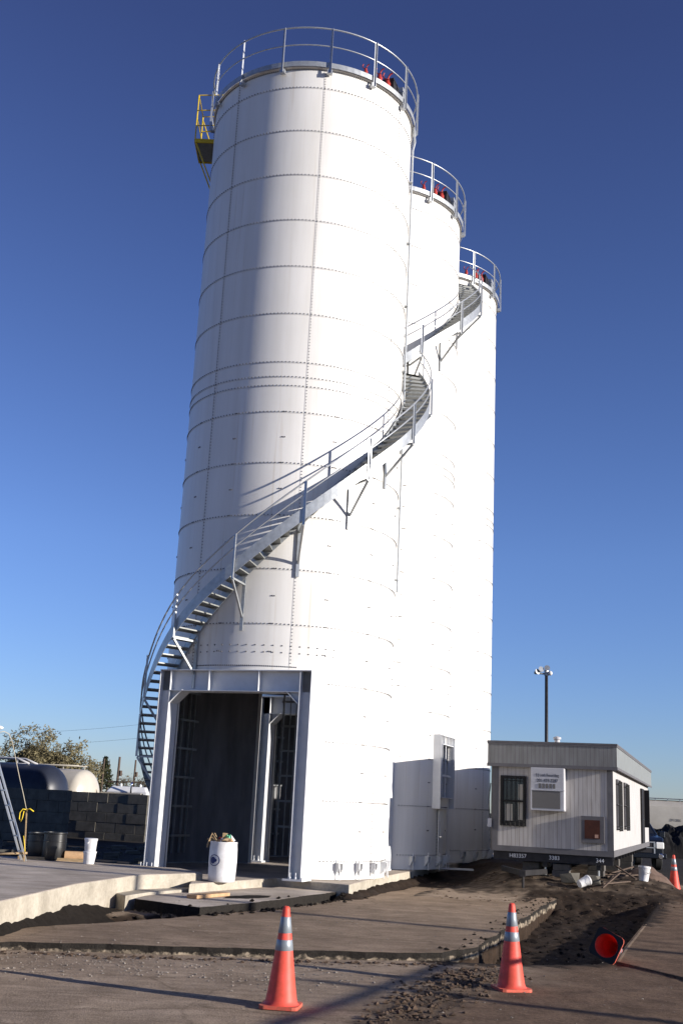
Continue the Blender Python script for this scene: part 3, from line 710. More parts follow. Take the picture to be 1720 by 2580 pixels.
# rear opening cheeks are dark gaps; framed window on the right flank of the middle silo
def side_window(parent):
    mb = MB(); x0, x1, y0, y1 = 2.42, 2.77, -.80, .76; z0, z1 = 1.92, 3.86; t = .016
    for yy in (y0, y1-t): mb.box(x0-.1, x1, yy, yy+t, z0, z1)
    mb.box(x0, x1, y0+t, y1-t, z1-t, z1); mb.box(x0, x1, y0+t, y1-t, z0, z0+t)
    mb.box(x0, x1, y0+.17, y0+.17+t, z0+.28, z1-.24); mb.box(x0, x1, y1-.17, y1-.17+t, z0+.28, z1-.24)
    mb.box(x0, x1, y0+.17+t, y1-.17, z0+.28, z0+.28+t); mb.box(x0, x1, y0+.17+t, y1-.17, z1-.24-t, z1-.24)
    mb.box(x1-.16, x1-.15, y0+t, y0+.17, z0+t, z1-t); mb.box(x1-.16, x1-.15, y1-.17+t, y1-t, z0+t, z1-t)
    mb.box(x1-.16, x1-.15, y0+.17, y1-.17+t, z1-.24, z1-t); mb.box(x1-.16, x1-.15, y0+.17, y1-.17+t, z0+t, z0+.28)
    for yy in (y0+.42, y0+.85, y0+1.2): mb.box(x1-.15, x1-.005, yy, yy+t, z1-.24, z1-t)
    o = mb.build('window_frame', M['white_frame'], parent)
    mb = MB(); mb.box(2.682, 2.70, -.03, .02, z0+.3, z1-.26); mb.box(2.682, 2.70, -.60, .57, z0+.85, z0+.90); mb.build('window_mullion', M['white_frame'], o)
    mb = MB(); mb.box(2.663, 2.681, -.55, -.05, .5, 1.86); d = mb.build('access_door', M['white_frame'], parent)
    mb = MB(); mb.box(2.681, 2.69, -.42, -.34, 1.2, 1.6); mb.build('door_pane', M['lens'], d)
    mb = MB(); mb.tube([(2.70,-.50,1.2),(2.74,-.50,1.2),(2.74,-.44,1.2)], .012, 6); mb.build('door_handle', M['chrome'], d)
side_window(silo2)

# ------------------------------------------------------------------ spiral stairs
def make_stairs(center, z_of, th0, th1, posts, label, step=3.55):
    root = thing('spiral_staircase', center, -A, label, 'staircase')
    ri = SR+.06
    def RO(t): return SR+.72-.19*sm(120, 160, -t)
    def helix(r, dz, w, h, name, m):
        mb = MB(); n = int((th1-th0)/2.5)
        pts = [cyl(th0+(th1-th0)*i/n, RO(th0+(th1-th0)*i/n) if r is None else r, z_of(th0+(th1-th0)*i/n)+dz) for i in range(n+1)]
        vs = []; fs = []
        for i, p in enumerate(pts):
            rad = Vector((p.x, p.y, 0)).normalized()*w/2
            vs += [p-rad+Vector((0,0,-h/2)), p+rad+Vector((0,0,-h/2)), p+rad+Vector((0,0,h/2)), p-rad+Vector((0,0,h/2))]
        for i in range(n):
            a = 4*i; b = a+4
            for k in range(4): fs.append((a+k, a+(k+1)%4, b+(k+1)%4, b+k))
        fs += [(3,2,1,0), (4*n, 4*n+1, 4*n+2, 4*n+3)]
        mb.add(vs, fs); return mb.build(name, m, root)
    helix(None, .25, .012, .30, 'outer_stringer', M['galv']); helix(ri, .25, .010, .26, 'inner_stringer', M['galv'])
    for dz, rr, nm in ((.98, .019, 'handrail'), (.70, .016, 'mid_rail')):
        mb = MB(); n = int((th1-th0)/4); mb.tube([cyl(th0+(th1-th0)*i/n, RO(th0+(th1-th0)*i/n)+.01, z_of(th0+(th1-th0)*i/n)+dz) for i in range(n+1)], rr, 8); mb.build(nm, M['galv_rail'], root, smooth=True)
    th = th0+2
    while th < th1-1:
        ro = RO(th); mb = MB(); z = z_of(th)+.25; w = R_(4.4)
        vs = []
        for zz in (z-.028, z):
            for r_, s_ in ((ri, -.5), (ro-.01, -.5), (ro-.01, .5), (ri, .5)):
                t = R_(th+AD)+w*s_; vs.append((r_*math.cos(t), r_*math.sin(t), zz))
        mb.add(vs, [(0,3,2,1),(4,5,6,7),(0,1,5,4),(1,2,6,5),(2,3,7,6),(3,0,4,7)])
        # nosing lip
        t = R_(th+AD)-w*.5; a = Vector((ri*math.cos(t), ri*math.sin(t), z-.03)); b = Vector(((ro-.01)*math.cos(t), (ro-.01)*math.sin(t), z-.03)); mb.bar(a, b, .008, .05)
        mb.build('tread', M['grate'], root); th += step
    for pth in posts:
        zb = z_of(pth); t = R_(pth+AD); rad = Vector((math.cos(t), math.sin(t), 0)); tan = Vector((-math.sin(t), math.cos(t), 0)); c = rad*(RO(pth)+.03)
        mb = MB(); mb.obox(c+Vector((0,0,zb+.49)), tan*.055, rad*.008, (0,0,.98)); mb.obox(c+tan*.025+rad*.02+Vector((0,0,zb+.49)), tan*.007, rad*.045, (0,0,.98)); mb.build('stair_post', M['galv_rail'], root)
        mb = MB(); p0 = rad*(SR+.04)
        mb.bar(p0+Vector((0,0,zb)), c+Vector((0,0,zb)), .05, .04)
        mb.bar(p0+Vector((0,0,zb-.72)), c+Vector((0,0,zb-.02)), .04, .045)
        mb.obox(rad*(SR+.035)+Vector((0,0,zb-.40)), tan*.075, rad*.03, (0,0,1.25)); mb.build('stair_bracket', M['galv'], root)
    return root
z1f = lambda th: 7.73+.0502*(th+82.1)
st1 = make_stairs(C0, z1f, -226, 21, [-82.1+24.7*k for k in range(-5, 5)], 'galvanised staircase winding round the nearest silo')
z2f = lambda th: 14.15+.0475*(th+66.4)
st2 = make_stairs(C0+U*SP, z2f, -84, 21, [-66.4+24.7*k for k in range(0, 4)], 'galvanised staircase curving up the middle silo')
z3f = lambda th: 18.95+.045*(th+84)
st3 = make_stairs(C0+U*SP*2, z3f, -96, -78, [-88], 'short top stair run reaching the farthest silo')
for st, lst in ((st1, ((z1f(21)+.25, 20, 50, (0, 0)),)), (st2, ((z2f(21)+.25, 20, 50, (0, 0)),))):
    for z, a0, a1, off in lst:
        mb = MB(); n = 10; vs = []
        for zz in (z-.05, z):
            for i in range(n+1): vs.append(cyl(a0+(a1-a0)*i/n, SR+.05, zz))
            for i in range(n+1): vs.append(cyl(a0+(a1-a0)*i/n, SR+.73, zz))
        m_ = 2*(n+1); fs = []
        for i in range(n):
            fs += [(i, i+1, n+2+i, n+1+i), (m_+i, m_+n+1+i, m_+n+2+i, m_+i+1), (n+1+i, n+2+i, m_+n+2+i, m_+n+1+i), (i, m_+i, m_+i+1, i+1)]
        mb.add(vs, fs); mb.build('landing', M['grate'], st)

# yellow platform on the back of the nearest silo
yp = thing('access_platform', (-4.10, 27.0, 19.22), 0, 'yellow railed platform bracketed to the left flank of the nearest silo', 'platform')
mb = MB(); mb.box(-.38, .25, -.42, .55, 0, .04); mb.build('platform_floor', M['grate'], yp)
mb = MB(); mb.box(-.41, .25, -.45, -.42, -.04, .08); mb.box(-.41, .25, .55, .58, -.04, .08); mb.box(-.41, -.38, -.42, .55, -.04, .08); mb.build('platform_edge', M['yellow'], yp)
for yy in (-.43, .56):
    mb = MB()
    mb.tube([(-.4, yy, 0), (-.4, yy, 1.45)], .018, 6)
    for k in range(3): mb.tube([(-.4, yy, 1.45-k*.48), (.3, yy, 1.5-k*.48)], .016, 6)
    if yy > 0: mb.tube([(-.38, yy, 1.3), (.05, yy, .1)], .016, 6)
    mb.build('platform_rail', M['yellow'], yp)
mb = MB(); mb.tube([(-.4,-.43,1.45),(-.4,.56,1.45)], .016, 6); mb.tube([(-.4,-.43,.75),(-.4,.56,.75)], .014, 6); mb.build('platform_rail', M['yellow'], yp)
for yy in (-.40, .52):
    mb = MB(); mb.tube([(-.38, yy, 0), (.14, yy, -1.25)], .02, 6); mb.build('platform_strut', M['yellow'], yp)

# ------------------------------------------------------------------ cones
def make_cone(loc, rz, label, lying=None):
    root = thing('traffic_cone', loc, rz, label, 'traffic cone', 'orange traffic cones round the dug-up ground')
    def prof(z): return .150-(.150-.036)*(z-.035)/(.88-.035)
    mb = MB(); n = 40
    pr = [(.178, .028), (.160, .040), (.150, .07)]+[(prof(z), z) for z in (.2, .35, .5, .62, .74, .86)]+[(.036, .885), (.030, .905), (.018, .914)]
    inner = [(r-.006, z-.002) for r, z in pr[::-1]]
    mb.lathe(pr+inner, n, cap=False); mb.build('cone_body', M['cone'], root, smooth=True)
    # square base with a round hole
    mb = MB(); hs = .188; vs = []
    for z in (0, .030):
        for k in range(n):
            t = 2*math.pi*k/n; vs.append((.152*math.cos(t), .152*math.sin(t), z))
        for k in range(n):
            t = 2*math.pi*k/n; c, s = math.cos(t), math.sin(t); q = hs/max(abs(c), abs(s)); q = min(q, hs*1.30); vs.append((q*c, q*s, z))
    N2 = 2*n; fs = []
    for k in range(n):
        k2 = (k+1) % n
        fs += [(k, n+k, n+k2, k2)[::-1], (N2+k, N2+n+k, N2+n+k2, N2+k2), (n+k, n+k2, N2+n+k2, N2+n+k), (k2, k, N2+k, N2+k2)]
    mb.add(vs, fs)
    mb.mi = []
    for k in range(n): mb.mi += [1, 0, 0, 0]
    mb.build('cone_base', [M['cone_grimy'], M['black_rubber']], root)
    for z0, z1 in ((.668, .817), (.511, .609)):
        mb = MB(); mb.lathe([(prof(z0)+.0015, z0), (prof(z0)+.003, z0+.002), (prof(z1)+.003, z1-.002), (prof(z1)+.0015, z1)], n, cap=False); mb.build('reflective_collar', M['collar'], root, smooth=True)
    return root
c1 = make_cone((-.344, 11.42, .002), R_(-8), 'large upright cone nearest the camera, left of the dirt ridge')
c2 = dup(c1, (2.15, 13.20, gz(2.15, 13.20)), R_(14), 'upright cone at the near corner of the pit')
c3 = dup(c1, (9.28, 30.6, .12), R_(5), 'small distant upright cone by the right edge of the photo')
c4 = dup(c1, (3.82, 15.68, .25), 0, 'cone lying on its side with its black base underside towards the camera')
axis_dir = Vector((.42, .86, -.15)).normalized()
q = axis_dir.to_track_quat('Z', 'X'); c4.rotation_mode = 'QUATERNION'
from mathutils import Quaternion
c4.rotation_quaternion = Quaternion(axis_dir, R_(24)) @ q

# ------------------------------------------------------------------ trash barrel
def make_barrel():
    root = thing('trash_barrel', (-1.95, 22.3, .36), 0, 'white plastic barrel heaped with rubbish before the silo doorway', 'barrel')
    mb = MB(); mb.lathe([(.235, 0), (.255, .015), (.262, .12), (.272, .36), (.268, .60), (.258, .70), (.262, .715), (.262, .74), (.250, .74), (.245, .60), (.001, .60)], 48); mb.build('barrel_shell', M['hdpe'], root, smooth=True, auto=50)
    # navy ring emblem on the left
    mb = MB(); rr = .2745
    def cpt(u, v, r=rr): t = R_(-122)+u/r; return (r*math.cos(t), r*math.sin(t), .40+v)
    n = 36
    def ringp(ro_, ri_, sx=1.15, du=0, r=rr):
        vs = [cpt(du+sx*ro_*math.cos(2*math.pi*k/n), ro_*math.sin(2*math.pi*k/n), r) for k in range(n)]+[cpt(du+sx*ri_*math.cos(2*math.pi*k/n), ri_*math.sin(2*math.pi*k/n), r) for k in range(n)]
        mb.add(vs, [(k, (k+1)%n, n+(k+1)%n, n+k) for k in range(n)])
    ringp(.105, .090); ringp(.064, .001, .95, -.030, rr+.001); ringp(.030, .001, 1.5, .018, rr+.0015)
    mb.build('emblem', M['navy'], root)
    rnd = random.Random(4); mats = [M['pink_paper'], M['card'], M['green_plastic'], M['hdpe'], M['wood'], M['blackplastic'], M['red'], M['card']]
    for i in range(16):
        a = rnd.random()*6.28; r = rnd.uniform(0, .19); x, y, z = r*math.cos(a), r*math.sin(a), .68+rnd.uniform(0, .13)*(1-r*2.5)+.03
        mb = MB(); s = rnd.uniform(.05, .10)
        vv = [Vector((x, y, z))+Vector((rnd.gauss(0,1), rnd.gauss(0,1), rnd.gauss(0,.6))).normalized()*s*rnd.uniform(.6,1.2) for _ in range(9)]
        bm = bmesh.new(); [bm.verts.new(v) for v in vv]; bmesh.ops.convex_hull(bm, input=bm.verts); me = bpy.data.meshes.new('trash'); bm.to_mesh(me); bm.free()
        me.materials.append(mats[i % len(mats)]); o = bpy.data.objects.new('trash_piece', me); C.objects.link(o); o.parent = root
    mb = MB()
    for i in range(7): 
        a = 2.6+rnd.uniform(-.6,.6); mb.tube([(.12*math.cos(a), .12*math.sin(a), .72), (.24*math.cos(a), .24*math.sin(a), .86+rnd.uniform(-.08,.04)), (.33*math.cos(a), .3*math.sin(a), .70+rnd.uniform(-.1,.1))], .012, 5)
    mb.build('straw_trash', M['wood'], root)
    return root
make_barrel()

# ------------------------------------------------------------------ things on the raised slab
def bucket_pair():
    root = thing('bucket_stack', (-4.73, 23.35, .5), 0, 'two white pails stacked upside down on the raised slab', 'bucket')
    for z in (0, .25):
        mb = MB(); mb.lathe([(.105, z+.002), (.112, z+.02), (.125, z+.20), (.135, z+.22), (.135, z+.245), (.12, z+.25)], 32); mb.build('bucket', M['hdpe'], root, smooth=True, auto=40)
    mb = MB(); mb.tube([(-.05,-.13,.42), (-.03,-.145,.40), (-.01,-.13,.44)], .010, 6); mb.build('handle_clip', M['hdpe'], root)
bucket_pair()
for (x, y, r, h, lab, top) in ((-5.62, 24.05, .24, .56, 'black plastic drum standing beside the cardboard tube', .2), (-5.98, 24.45, .30, .52, 'wide open black tub behind the ladder foot', .28)):
    root = thing('black_drum', (x, y, .5), 0, lab, 'drum'); mb = MB()
    mb.lathe([(r*.94, 0), (r, .03), (r*1.0, h*.5), (r*.98, h-.04), (r*1.03, h-.03), (r*1.03, h), (r*.96, h), (r*.93, .05), (.001, .05)], 40); mb.build('drum_shell', M['blackplastic'], root, smooth=True, auto=40)
    mb = MB(); mb.lathe([(r*1.0, h*.66), (r*1.025, h*.68), (r*1.0, h*.70)], 40, cap=False); mb.build('drum_rib', M['blackplastic'], root, smooth=True)
mb = MB(); mb.T = Matrix.Translation((-5.18, 24.0, .60)) @ Matrix.Rotation(R_(8), 4, 'Z') @ Matrix.Rotation(R_(90), 4, 'Y')
mb.lathe([(.10, -.19), (.10, .19), (.07, .19), (.07, -.19), (.10, -.19)], 24, cap=False)
tag(mb.build('cardboard_tube', M['card'], smooth=True, auto=40), 'short tan cardboard tube lying next to the white pails', 'tube')
mb = MB(); mb.box(-6.3, -4.9, 23.85, 23.95, .5, .56); tag(mb.build('timber_batten', M['wood']), 'low timber batten lying along the back of the raised slab', 'timber')
# ladder
lad = thing('ladder', (-5.97, 23.25, .5), 0, 'aluminium ladder leaning at the left edge of the photo', 'ladder')
updir = Vector((-1.29, .10, 3.0)); rung = Vector((-.19, .37, 0))
for off in (Vector((0,0,0)), rung):
    mb = MB(); mb.bar(off, off+updir, .03, .07, upv=(0,1,0)); mb.build('ladder_rail', M['alum'], lad)
for i in range(10):
    p = updir*(i+.6)/10.2; mb = MB(); mb.tube([p, p+rung], .017, 6); mb.build('rung', M['alum'], lad)
mb = MB(); mb.tube([(-6.75, 23.2, .60), (-5.95, 23.2, .66)], .022, 6); tag(mb.build('wooden_pole', M['wood'], smooth=True), 'pale wooden pole lying across the ladder foot', 'pole')
stk = thing('wooden_stake', (-5.98, 23.15, .5), 0, 'thin wooden stake beside the ladder holding a slack rope', 'stake')
mb = MB(); mb.bar((0,0,0), (-.07,0,1.02), .022, .022); mb.build('stake_shaft', M['wood'], stk)
rp = [(-.07,-.02,1.0), (-.16,-.06,1.30), (-.26,-.12,1.62), (-.36,-.2,1.98), (-.44,-.3,2.30), (-.50,-.4,2.46), (-.58,-.5,2.50), (-.8,-.6,2.42)]
mb = MB(); mb.tube(rp, .008, 6); mb.build('rope', M['rope'], stk, smooth=True)
rib = thing('ribbon', (-6.05, 23.11, 1.44), 0, 'yellow ribbon tied in a bow on the wooden stake', 'ribbon')
mb = MB(); mb.tube([(0,0,.06), (-.06,-.02,.07), (-.11,-.02,0), (-.11,-.02,-.12), (-.07,-.02,-.18), (-.05,-.02,-.1), (-.04,0,.03)], .009, 6)
mb.tube([(0,0,.05), (.08,-.02,.08), (.16,-.02,.03)], .011, 6); mb.tube([(.01,0,-.45), (.05,-.02,-.6), (.08,-.02,-.75)], .008, 5); mb.build('bow', M['ribbon'], rib, smooth=True)

# ------------------------------------------------------------------ block walls behind
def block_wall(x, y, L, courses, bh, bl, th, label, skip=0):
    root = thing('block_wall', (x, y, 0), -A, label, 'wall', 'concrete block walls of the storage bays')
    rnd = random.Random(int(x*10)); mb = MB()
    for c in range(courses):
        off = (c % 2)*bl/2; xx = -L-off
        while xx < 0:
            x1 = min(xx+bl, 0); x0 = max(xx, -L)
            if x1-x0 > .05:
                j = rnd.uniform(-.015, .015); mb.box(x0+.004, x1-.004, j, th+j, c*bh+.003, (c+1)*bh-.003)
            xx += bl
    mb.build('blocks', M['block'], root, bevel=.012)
    mb = MB(); mb.box(-L+.1, -.06, .06, th-.06, 0, courses*bh-.05); mb.build('joint_backing', M['scrap'], root); return root  # dark backing box added inside to stop light passing the joints
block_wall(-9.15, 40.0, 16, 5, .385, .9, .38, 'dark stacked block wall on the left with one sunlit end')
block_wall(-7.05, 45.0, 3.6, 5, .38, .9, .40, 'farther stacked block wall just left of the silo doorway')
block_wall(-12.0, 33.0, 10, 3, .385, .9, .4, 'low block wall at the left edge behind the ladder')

# debris in the yard
rnd = random.Random(3)
mb = MB()
for i in range(160):
    x = rnd.uniform(-12, -4.5); y = rnd.uniform(30, 39); s = rnd.uniform(.04, .22)
    mb.obox((x, y, .12+s*.3), Vector((s*2, rnd.uniform(-.1,.1), .02)), Vector((rnd.uniform(-.1,.1), s, 0)), (0, 0, s*.5))
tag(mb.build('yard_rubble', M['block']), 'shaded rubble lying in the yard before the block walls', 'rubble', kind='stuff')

# ------------------------------------------------------------------ tank trailer beyond the wall
tk = thing('tank_trailer', (-11.75, 49.9, 0), R_(160), 'cream tank with a sunlit rounded end, standing behind the dark tank beyond the block walls', 'tank trailer', 'tanks parked beyond the block walls')
def capsule(mb, x0, x1, r, z, e=.55, n=40):
    pr = []
    for i in range(9): t = i/8*math.pi/2; pr.append((x0-e*math.cos(t)+0, r*math.sin(t)))
    for i in range(9): t = (1-i/8)*math.pi/2; pr.append((x1+e*math.cos(t), r*math.sin(t)))
    vs = []; fs = []
    for xx, rr in pr:
        for k in range(n): a = 2*math.pi*k/n; vs.append((xx, max(rr, .001)*math.cos(a), z+max(rr, .001)*math.sin(a)))
    for i in range(len(pr)-1):
        for k in range(n): k2 = (k+1) % n; fs.append((i*n+k, (i+1)*n+k, (i+1)*n+k2, i*n+k2))
    mb.add(vs, fs)
# local +x points to image left
mb = MB(); capsule(mb, -1.2, 12, 1.12, 1.72); mb.build('tank', M['tank_cream'], tk, smooth=True)
mb = MB()
for yy in (-.32, .32): mb.tube([(-1.1, yy, 2.98), (3.0, yy, 2.98)], .03, 6)
for i in range(4): mb.tube([(-1.0+i*1.1, -.32, 2.80), (-1.0+i*1.1, -.32, 3.02)], .025, 6)
mb.build('top_rail', M['tank_cream'], tk, smooth=True)
mb = MB(); mb.tube([(-1.6, -.3, 2.2), (-2.3, -.3, 1.0)], .05, 6); mb.box(-3.6, -1.5, -.9, .9, 1.55, 1.65); mb.box(-3.6,-1.6,-.9,-.84,1.2,1.95); mb.box(-2.0, 11, -.5, .5, .75, .95); mb.build('chassis', M['tank_cream'], tk)
for xx in (0, 1.3, 9, 10.3):
    mb = MB(); mb.T = Matrix.Translation((xx, 0, .5)) @ Matrix.Rotation(R_(90), 4, 'X'); mb.lathe([(.2,-1.2),(.5,-1.2),(.5,-.9),(.2,-.9)], 24); mb.lathe([(.2,.9),(.5,.9),(.5,1.2),(.2,1.2)], 24); mb.build('wheel', M['black_rubber'], tk, smooth=True, auto=40)

M['tank_navy'] = mat('dark_navy_tank', (0.024, 0.029, 0.046), 0.4, 0, .3, 1.0)  # one dark tone over the whole nearer tank
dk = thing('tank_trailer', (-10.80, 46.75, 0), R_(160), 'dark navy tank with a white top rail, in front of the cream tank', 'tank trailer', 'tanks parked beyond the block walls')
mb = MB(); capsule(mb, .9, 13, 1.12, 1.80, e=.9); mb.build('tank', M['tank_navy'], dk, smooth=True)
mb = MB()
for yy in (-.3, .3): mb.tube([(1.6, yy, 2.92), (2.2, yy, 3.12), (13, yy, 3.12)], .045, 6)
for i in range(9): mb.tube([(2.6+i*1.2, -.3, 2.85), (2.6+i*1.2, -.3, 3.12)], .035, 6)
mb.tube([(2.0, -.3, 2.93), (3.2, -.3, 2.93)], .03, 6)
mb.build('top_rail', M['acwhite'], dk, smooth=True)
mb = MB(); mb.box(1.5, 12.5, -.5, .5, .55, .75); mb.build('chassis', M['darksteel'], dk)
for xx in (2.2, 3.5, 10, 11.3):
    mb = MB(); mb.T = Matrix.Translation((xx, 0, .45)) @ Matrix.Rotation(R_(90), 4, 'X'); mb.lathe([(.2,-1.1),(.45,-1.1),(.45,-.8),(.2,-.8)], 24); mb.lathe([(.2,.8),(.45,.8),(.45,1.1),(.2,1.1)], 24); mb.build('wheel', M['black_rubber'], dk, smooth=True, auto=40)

# white lorry cab far left
lc = thing('white_lorry', (-10.3, 60, 0), R_(-8), 'white lorry cab with roof marker lamps seen over the block wall', 'lorry')
mb = MB(); mb.box(-1.05, 1.15, -1, 1.0, .5, 2.0); mb.add([(-1.05,-1,2.0),(1.15,-1,2.0),(1.15,1,2.0),(-1.05,1,2.0),(-.85,-.7,2.28),(.95,-.7,2.28),(.95,.9,2.28),(-.85,.9,2.28)], [(4,5,6,7),(0,1,5,4),(1,2,6,5),(2,3,7,6),(3,0,4,7)]); mb.build('cab', M['truckwhite'], lc, bevel=.06)
mb = MB(); mb.box(.55, .95, -1.02, -.98, 1.45, 1.95); mb.box(-.75, .1, -1.02, -.98, 1.45, 1.95); mb.build('cab_window', M['glass'], lc)
for xx in (-.4, .65): mb = MB(); mb.lathe([(.06, 2.28), (.07, 2.34), (.03, 2.42), (.001, 2.43)], 12, xx, -.6); mb.build('marker_lamp', M['lens'], lc, smooth=True)
mb = MB(); mb.tube([(.32,-1.1,.8),(.32,-1.1,2.35),(.34,-1.1,2.5)], .05, 10); mb.build('exhaust_stack', M['chrome'], lc, smooth=True)
for xx, yy in ((-.9, -.8), (-.9, .8), (1.0, -.8), (1.0, .8)):
    mb = MB(); mb.T = Matrix.Translation((xx, yy, .5)) @ Matrix.Rotation(R_(90), 4, 'X'); mb.lathe([(.2,-.14),(.5,-.14),(.5,.14),(.2,.14)], 20); mb.build('wheel', M['black_rubber'], lc)

# ------------------------------------------------------------------ poles, lamp, wires (left background)
def upole(x, y, h, r, label, arms=True, group='utility poles on the skyline'):
    root = thing('utility_pole', (x, y, 0), 0, label, 'utility pole', group)
    mb = MB(); mb.tube([(0,0,0), (.03*h/8,0,h)], [r*1.25, r*.8], 10); mb.build('pole_shaft', M['pole'], root, smooth=True)
    if arms:
        mb = MB(); mb.box(-.55, .55, -.06, .06, h*.62, h*.62+.1); mb.tube([(.15,0,h*.72),(.15,0,h*.80)], .1, 8); mb.build('cross_arm', M['pole'], root)
    return root
upole(-17.95, 85, 4.55, .06, 'thin bare pole between the broad tree and the conifer', True)
upole(-16.85, 85, 4.40, .055, 'thin pole just right of the conifer', False)
upole(-12.95, 70, 4.10, .085, 'dark stout pole above the white lorry cab', True)
upole(-14.5, 85, 4.40, .08, 'pole standing in front of the bare tree by the staircase', True)
sl_ = thing('street_lamp', (-17.8, 60, 0), 0, 'street lamp with an oval pale head in front of the broad tree', 'street lamp')
mb = MB(); mb.tube([(-1.2,0,0), (-1.2,0,4.6), (-.9,0,4.95), (-.2,0,5.02)], .05, 8); mb.build('lamp_post', M['galv'], sl_, smooth=True)
mb = MB(); mb.T = Matrix.Translation((.05, 0, 5.0)) @ Matrix.Scale(2.2, 4, (1,0,0)); mb.lathe([(.001,-.10),(.12,-.09),(.16,0),(.10,.09),(.001,.11)], 16); mb.build('lamp_head', M['hdpe'], sl_, smooth=True)
def wire(p, q, sag, r, label):
    p, q = Vector(p), Vector(q); pts = []
    for i in range(21): t = i/20; v = p.lerp(q, t); v.z -= sag*4*t*(1-t); pts.append(v)
    mb = MB(); mb.tube(pts, r, 5); return tag(mb.build('overhead_wire', M['cable']), label, 'wire', 'overhead wires above the broad tree')
wire((-27, 70, 5.0), (-10.5, 66, 6.0), .35, .006, 'upper thin black wire crossing the broad tree')
wire((-27, 70, 4.2), (-10.5, 66, 5.2), .30, .006, 'lower thin black wire crossing the broad tree')

# ------------------------------------------------------------------ trees
def leafmat(name, c1, c2):
    m = mat(name, c1, .8, 0, .5, 1.2, col2=c2); nt = m.node_tree; b = nt.nodes['Principled BSDF']; out = nt.nodes['Material Output']
    tr = nt.nodes.new('ShaderNodeBsdfTranslucent'); tr.inputs[0].default_value = (*c1, 1); mx = nt.nodes.new('ShaderNodeMixShader'); mx.inputs[0].default_value = .3
    nt.links.new(b.outputs[0], mx.inputs[1]); nt.links.new(tr.outputs[0], mx.inputs[2]); nt.links.new(mx.outputs[0], out.inputs[0]); return m
M['leaf_olive'] = leafmat('olive_leaf', (.27, .235, .13), (.12, .10, .055))
M['leaf_conifer'] = leafmat('conifer_leaf', (.055, .065, .028), (.03, .032, .018))
M['leaf_brown'] = leafmat('brown_twig_leaf', (.15, .12, .075), (.07, .055, .035))
def branchy(root, rnd, base, h, spread, levels, r0, trunks=1):
    mb = MB(); tips = []
    def grow(p, d, L, r, lv):
        q = p+d*L; mid_ = p.lerp(q, .5)+Vector((rnd.uniform(-1,1), rnd.uniform(-1,1), rnd.uniform(-.5,.5)))*L*.08
        mb.tube([p, mid_, q], [r, r*.8, r*.6], 5, cap=False)
        if lv <= 2: tips.append((mid_, lv)); tips.append((q, lv))
        if lv == 0: return
        for _ in range(rnd.choice((2, 3, 3))):
            nd = (d+Vector((rnd.uniform(-1,1)*spread, rnd.uniform(-1,1)*spread, rnd.uniform(-.25,.5)))).normalized(); grow(q, nd, L*rnd.uniform(.62,.82), r*.6, lv-1)
    for t in range(trunks):
        grow(Vector(base)+Vector((rnd.uniform(-.3,.3)*trunks, 0, 0)), Vector((rnd.uniform(-.3,.3), rnd.uniform(-.2,.2), 1)).normalized(), h*.27, r0, levels)
    mb.build('trunk', M['bark'], root); return tips
def crown(root, rnd, pts, n, size, m, sp, name='crown', elong=1.0):
    mb = MB()
    for _ in range(n):
        p, lv = rnd.choice(pts); c = p+Vector((rnd.gauss(0, sp), rnd.gauss(0, sp), rnd.gauss(0, sp*.7)))
        a = Vector((rnd.gauss(0,1), rnd.gauss(0,1), rnd.gauss(0,1))).normalized(); b = a.cross(Vector((rnd.gauss(0,1), rnd.gauss(0,1), rnd.gauss(0,1)))).normalized(); s = size*rnd.uniform(.5, 1.3)
        mb.add([c-a*s*elong, c-b*s*.45, c+a*s*elong, c+b*s*.45], [(0,1,2,3)])
    mb.build(name, m, root)
t1 = thing('broad_tree', (-19.6, 80, 0), 0, 'broad feathery olive tree with two domes on the left skyline', 'tree'); r1 = random.Random(21)
pts = branchy(t1, r1, (-.9, 0, 0), 5.6, .75, 5, .16, 2); 
pts2 = [p for p in pts if p[0].z > 1.2]
# fill the two domes
for i in range(60):
    a = r1.random()*6.28
    for cx_, cz_, rx_, rz_ in ((-1.5, 4.5, 1.9, 1.7), (.7, 3.9, 2.0, 1.7), (2.1, 3.0, 1.7, 1.3), (-.2, 2.8, 2.6, 1.2)):
        rr = r1.random()**.5; pts2.append((Vector((cx_+rx_*rr*math.cos(a), r1.uniform(-1.5,1.5), cz_+rz_*rr*math.sin(a))), 0))
crown(t1, r1, pts2, 42000, .10, M['leaf_olive'], .24, elong=1.5)
t2 = thing('conifer_tree', (-17.4, 90, 0), 0, 'dark pointed conifer right of the cream tank', 'tree'); r2 = random.Random(5)
mb = MB(); mb.tube([(0,0,0),(0,0,4.5)], [.12,.02], 6); mb.build('trunk', M['bark'], t2)
pts = []
for i in range(900):
    t = r2.random()**.8; a = r2.random()*6.28; rr = 1.5*(1-t)*(.55+.45*r2.random())*(1+.25*math.sin(9*t+a*2)); pts.append((Vector((rr*math.cos(a)+(-.35*t), rr*math.sin(a), .3+t*4.35)), 0))
crown(t2, r2, pts, 6000, .09, M['leaf_conifer'], .06)
t3 = thing('bare_tree', (-11.4, 70, 0), 0, 'thin half-bare tree behind the white lorry', 'tree'); r3 = random.Random(9)
pts = branchy(t3, r3, (0,0,0), 3.6, .95, 5, .10, 2); crown(t3, r3, [p for p in pts if p[0].z > 1.5], 1500, .055, M['leaf_brown'], .16, elong=1.6)
t4 = thing('low_shrub_tree', (-24.2, 78, 0), 0, 'low brown leafy tree at the far left above the dark tank', 'tree'); r4 = random.Random(19)
pts = branchy(t4, r4, (.5,0,0), 4.4, .8, 4, .12, 2); crown(t4, r4, [p for p in pts if p[0].z > 1.2], 2600, .07, M['leaf_brown'], .3, elong=1.3)

# ------------------------------------------------------------------ site office trailer
SD = R_(18.97); KP = Vector((6.85, 27.30, 0))
